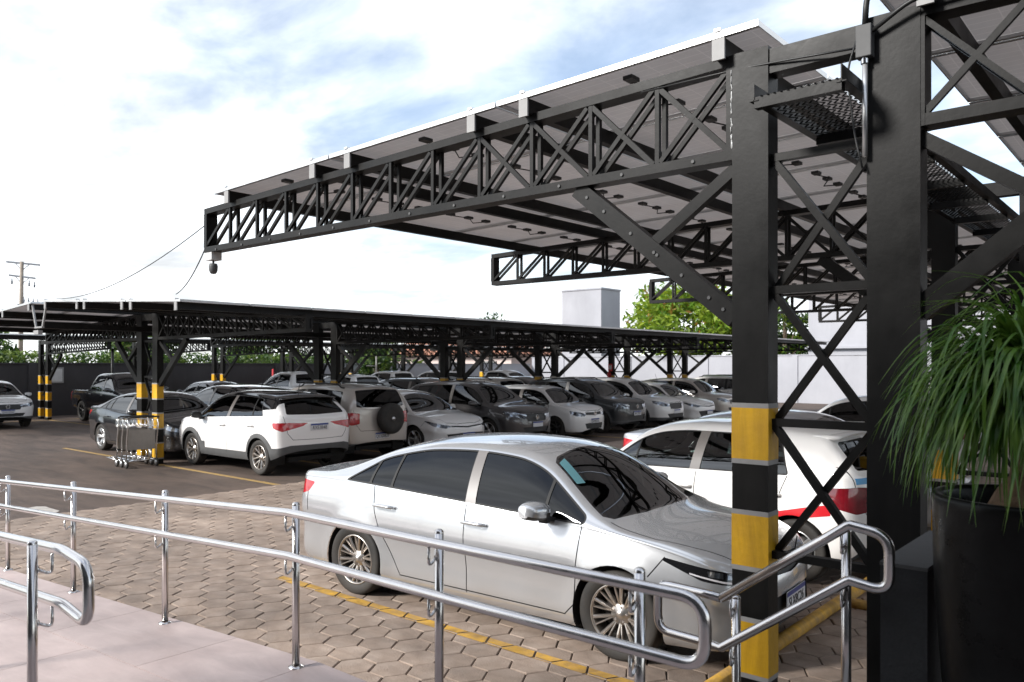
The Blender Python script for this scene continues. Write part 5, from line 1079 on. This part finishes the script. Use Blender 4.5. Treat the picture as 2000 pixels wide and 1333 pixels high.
# far carport
car('crossover', 'paint_white', -31.4, 9.0, 0, 'white crossover nosing in from the left edge', 'five', plate=('QAH5F62', 'f'), badge=(2.1, .72))
car('pickup', 'paint_black', -30.0, 13.0, 0, 'black pickup truck parked against the dark wall', 'dark', cat='pickup', name='pickup_truck')
car('sedan', 'paint_steel', -30.4, 16.7, 180, 'silver sedan in front of the dark wall', 'five')
car('pickup', 'paint_white', -30.3, 20.6, 180, 'white double cab pickup in front of the dark wall', 'five', cat='pickup', name='pickup_truck')
car('suv', 'paint_white', -30.3, 23.2, 180, 'white SUV right of the white double cab pickup', 'five')
p2, _ = car('pickup', 'paint_white', -30.4, 26.3, 180, 'white pickup with blue tailgate mark left of the bush', 'five', cat='pickup', name='pickup_truck')
p3, _ = car('pickup', 'paint_white', -30.2, 29.4, 180, 'white pickup with red tailgate mark in front of the bush', 'five', cat='pickup', name='pickup_truck')
q = MB(); q.box(-2.665, -2.655, -.2, .05, .8, 1.0, 'stripe_red'); q.build('tailgate_mark', p3); q = MB(); q.box(-2.665, -2.655, .15, .40, .8, 1.0, 'sticker_blue'); q.build('tailgate_mark', p2)
car('pickup', 'paint_white', -30.2, 34.5, 0, 'white pickup at the far end beyond the bush', 'five', cat='pickup', name='pickup_truck')

# ------------------------------------------------------------------ luggage trolleys
def trolley(x, y, rz, label):
    root = empty('luggage_trolley', (x, y, .003), rz, label, 'trolley', 'nested luggage trolleys'); w = .30
    def T(name, paths, r_=.012, mat='chrome'):
        q = MB()
        for p in paths: q.tube(p, r_, mat, 8)
        q.build(name, root)
    for s_ in (-1, 1): T('upright', [fillet([(.02, w * s_, .12), (.0, w * s_, .55), (-.06, w * s_, .82), (-.05, w * s_, 1.0)], .12, 4)], .014)
    T('handle', [fillet([(-.05, -w, 1.0), (-.13, -w, 1.03), (-.13, w, 1.03), (-.05, w, 1.0)], .05, 4)], .017, 'black_plastic')
    T('base_frame', [fillet([(.02, -w, .14), (.85, -.20, .12), (.85, .20, .12), (.02, w, .14)], .08, 4), [(.1, -.12, .14), (.84, -.08, .125)], [(.1, .12, .14), (.84, .08, .125)], [(.02, -w, .14), (.02, w, .14)]], .013)
    q = MB(); q.box(.015, .03, -w + .02, w - .02, .36, .76, 'board_grey'); q.build('panel', root)
    T('basket', [[(-.02, -w, .82), (.20, -w * .9, .84), (.20, w * .9, .84), (-.02, w, .82)], [(-.02, -w, .95), (.24, -w * .9, .96), (.24, w * .9, .96), (-.02, w, .95)]] + [[(.22, t, .96), (.19, t, .84), (0, t, .83)] for t in np.linspace(-.24, .24, 7)], .006)
    T('bars', [[(.03, t, .36), (.03, t, .14)] for t in (-.2, -.1, 0, .1, .2)], .007)
    for (wx, wy, r_) in ((.02, -w, .085), (.02, w, .085), (.84, 0, .06)):
        q = MB(); q.lathe([(r_ * .45, -.018), (r_ * .8, -.02), (r_, -.014), (r_, .014), (r_ * .8, .02), (r_ * .45, .018)], 'rubber', 20, 'y', (wx, wy, r_)); q.lathe([(0, -.021), (r_ * .55, -.021), (r_ * .55, .021), (0, .021)], 'alloy_silver', 16, 'y', (wx, wy, r_)); q.beam((wx, wy - .03, r_), (wx, wy - .03, .14), .02, .01, 'chrome'); q.build('wheel', root)
    return root
# nested in a line, fronts turned towards the black sedan
tb = Vector((-16.3, 7.42)); td = Vector((-1.0, .02)) * .23
for k, lb in enumerate(('nearest of three nested luggage trolleys beside the striped column', 'middle of three nested luggage trolleys beside the striped column', 'farthest of three nested luggage trolleys, its front bars sticking out')):
    p = tb + td * k; trolley(p.x, p.y, R(178), lb)

# ------------------------------------------------------------------ planter with trailing leaves
px_, py_ = -.475, 3.52
pot = empty('planter', (px_, py_, .52), 0, 'tall glossy black planter at the right edge', 'planter'); q = MB()
q.lathe([(0, 0), (.215, 0), (.235, .015), (.285, .35), (.312, .75), (.318, 1.03), (.322, 1.055), (.315, 1.07), (.295, 1.07), (.288, 1.05), (.285, .96)], 'pot_glaze', 48); q.build('pot', pot)
q = MB(); q.lathe([(.0, .975), (.15, .972), (.287, .965)], 'soil', 24); q.build('soil', pot)
pl = empty('ponytail_palm', (px_, py_, 1.49), 0, 'potted palm with long thin arching green leaves', 'plant'); q = MB()
q.lathe([(0, 0), (.115, 0), (.135, .05), (.10, .12), (.06, .17), (.045, .28), (.04, .42), (0, .43)], 'caudex', 20); q.build('stem', pl)
rnd = random.Random(21)
stuffm = MB()
for k in range(1500):
    az = rnd.uniform(0, 2 * math.pi); el = R(rnd.choice((rnd.uniform(15, 60), rnd.uniform(40, 85)))); Ln = rnd.uniform(.42, .76); w0 = rnd.uniform(.005, .0105); n_ = 13
    p = Vector((math.cos(az) * .02, math.sin(az) * .02, .33 + rnd.uniform(0, .18))); d = Vector((math.cos(az) * math.cos(el), math.sin(az) * math.cos(el), math.sin(el))); st_ = Ln / n_; vs_ = []; droop = rnd.uniform(.24, .46); bend = rnd.uniform(.34, .55); swirl = rnd.uniform(-.06, .06)
    for j in range(n_ + 1):
        t = j / n_; sd2 = d.cross(Vector((0, 0, 1))); sd2 = (sd2.normalized() if sd2.length > .05 else Vector((-math.sin(az), math.cos(az), 0))); w = w0 * (min(1, .55 + t * 2)) * (1 - t ** 3 * .95); up2 = sd2.cross(d).normalized() * w * .35
        vs_ += [p - sd2 * w + up2, p, p + sd2 * w + up2]; p = p + d * st_
        d = (d + Vector((0, 0, -1)) * droop * (.12 + 1.5 * math.exp(-((t - bend) / .2) ** 2)) + sd2 * swirl).normalized()
    m = MB(); m.add(vs_, [f for j in range(n_) for f in ((j * 3, j * 3 + 1, j * 3 + 4, j * 3 + 3), (j * 3 + 1, j * 3 + 2, j * 3 + 5, j * 3 + 4))], 'leaf_pot', True)
    if k < 290: m.build('leaf', pl)
    else: stuffm.add(m.v, m.f, 'leaf_pot', True)
o = stuffm.build('leaf_mass', pl); o['kind'] = 'stuff'

# ------------------------------------------------------------------ fittings on the carports
fl = empty('security_camera', (-8.17, 4.5, 3.36), 0, 'small grey camera hanging under the near carport tip', 'camera'); q = MB(); q.box(-.07, .07, -.06, .06, -.13, -.045, 'box_white'); q.build('mount_box', fl)
q = MB(); q.tube([(0, 0, -.13), (0, 0, -.17)], .012, 'grey_plastic', 8); q.build('neck', fl); q = MB(); q.lathe([(0, -.085), (.03, -.08), (.045, -.05), (.048, 0), (.04, .03), (0, .035)], 'grey_plastic', 16, 'z', (0, 0, -.195)); q.build('housing', fl)
def cable(label, a, b, sag, r_=.006, n_=14):
    a, b = Vector(a), Vector(b); m = MB(); m.tube([a.lerp(b, t) + Vector((0, 0, -sag * 4 * t * (1 - t))) for t in [k / n_ for k in range(n_ + 1)]], r_, 'cable_black', 6); tag(m.build('cable'), label, 'cable')
cable('thin cable from the near carport tip to the middle roof corner', (-8.2, 4.5, 3.55), (-11.5, 5.74, 3.14), .12, .007)
cable('long thin cable from the near carport tip towards the far left', (-8.2, 4.5, 3.68), (-16.1, 5.74, 3.32), .22, .006)
eb = empty('electrical_box', (NXR - .12, 4.5 - .08, 3.70), 0, 'small metal electrical box with conduit on the second column', 'electrical box'); q = MB(); q.box(-.05, .03, -.05, .01, 0, .17, 'grey_plastic'); put('box', bevel(q.mesh('box'), .005), eb)
q = MB(); q.tube([(-.01, -.02, 0), (-.01, -.02, -.52)], .014, 'aluminium', 10); q.lathe([(.021, -.03), (.021, 0)], 'chrome', 12, 'z', (-.01, -.02, 0)); q.build('conduit', eb)
q = MB(); q.tube(fillet([(-.01, -.02, .17), (0, -.02, .36), (.2, -.02, .46), (.5, -.04, .40)], .12, 6), .016, 'cable_black', 8); q.tube(fillet([(.03, -.03, .13), (.25, -.06, .24), (.45, -.03, .22), (.7, 0, .3)], .1, 6), .012, 'cable_black', 8)
q.tube(fillet([(-.05, -.03, .1), (-.10, -.03, -.05), (-.06, -.03, -.4), (-.02, -.03, -.58)], .1, 6), .006, 'cable_black', 6); q.tube(fillet([(-.05, -.03, .06), (-.4, .0, .10), (-.75, .02, .13), (-1.4, .02, .14)], .1, 6), .006, 'cable_black', 6); q.build('wires', eb)
q = MB(); q.box(-.10, .10, -.006, .0, -.14, .14, 'sign_red'); q.box(-.06, .06, -.008, -.006, -.08, .08, 'box_white')
o = q.build('extinguisher_sign', None, (MXL, MY[4] - .075, 2.0)); tag(o, 'red extinguisher sign on a middle carport column', 'sign')
q = MB(); q.lathe([(.0, -.25), (.07, -.25), (.075, .2), (.04, .26), (.02, .32), (0, .32)], 'sign_red', 14); o = q.build('fire_extinguisher', None, (MXL, MY[4] - .16, 1.55)); tag(o, 'red fire extinguisher hung below the small red sign', 'extinguisher')

# bolts and weld runs on the nearest frame
bt = MB(); bt.lathe([(0, .008), (.011, .008), (.0125, .0)], 'aluminium', 8, 'y', (0, 0, 0), False)
for v_ in range(len(bt.v)): bt.v[v_] = (bt.v[v_][0], -bt.v[v_][1], bt.v[v_][2])
bt.f = [tuple(reversed(f)) for f in bt.f]; bme = bt.mesh('bolt'); bme.materials[0] = MATS['grey_plastic']
x0 = NXL - .11
for t in (.06, .14, .30, .45, .47, .62, .80, .92): put('bolt', bme, near_cp, Vector((x0 - 1.16 * t, 4.5 - .0405, 2.36 + .94 * t)) - NO)
for k in range(12):
    put('bolt', bme, near_cp, Vector((x0 - 6.17 * (k + .5) / 12, 4.5 - .066, 3.33)) - NO)
rw = random.Random(9); q = MB()
for k in range(26):
    z = 3.36 + .5 * rw.random(); q.tube([(x0 - .004 + rw.uniform(-.004, .004), 4.5 - .0695, z), (x0 - .004 + rw.uniform(-.006, .006), 4.5 - .0695, z + rw.uniform(.01, .05))], .0022, 'box_white', 5)
o = q.build('weld_run', near_cp, -NO); o['kind'] = 'stuff'
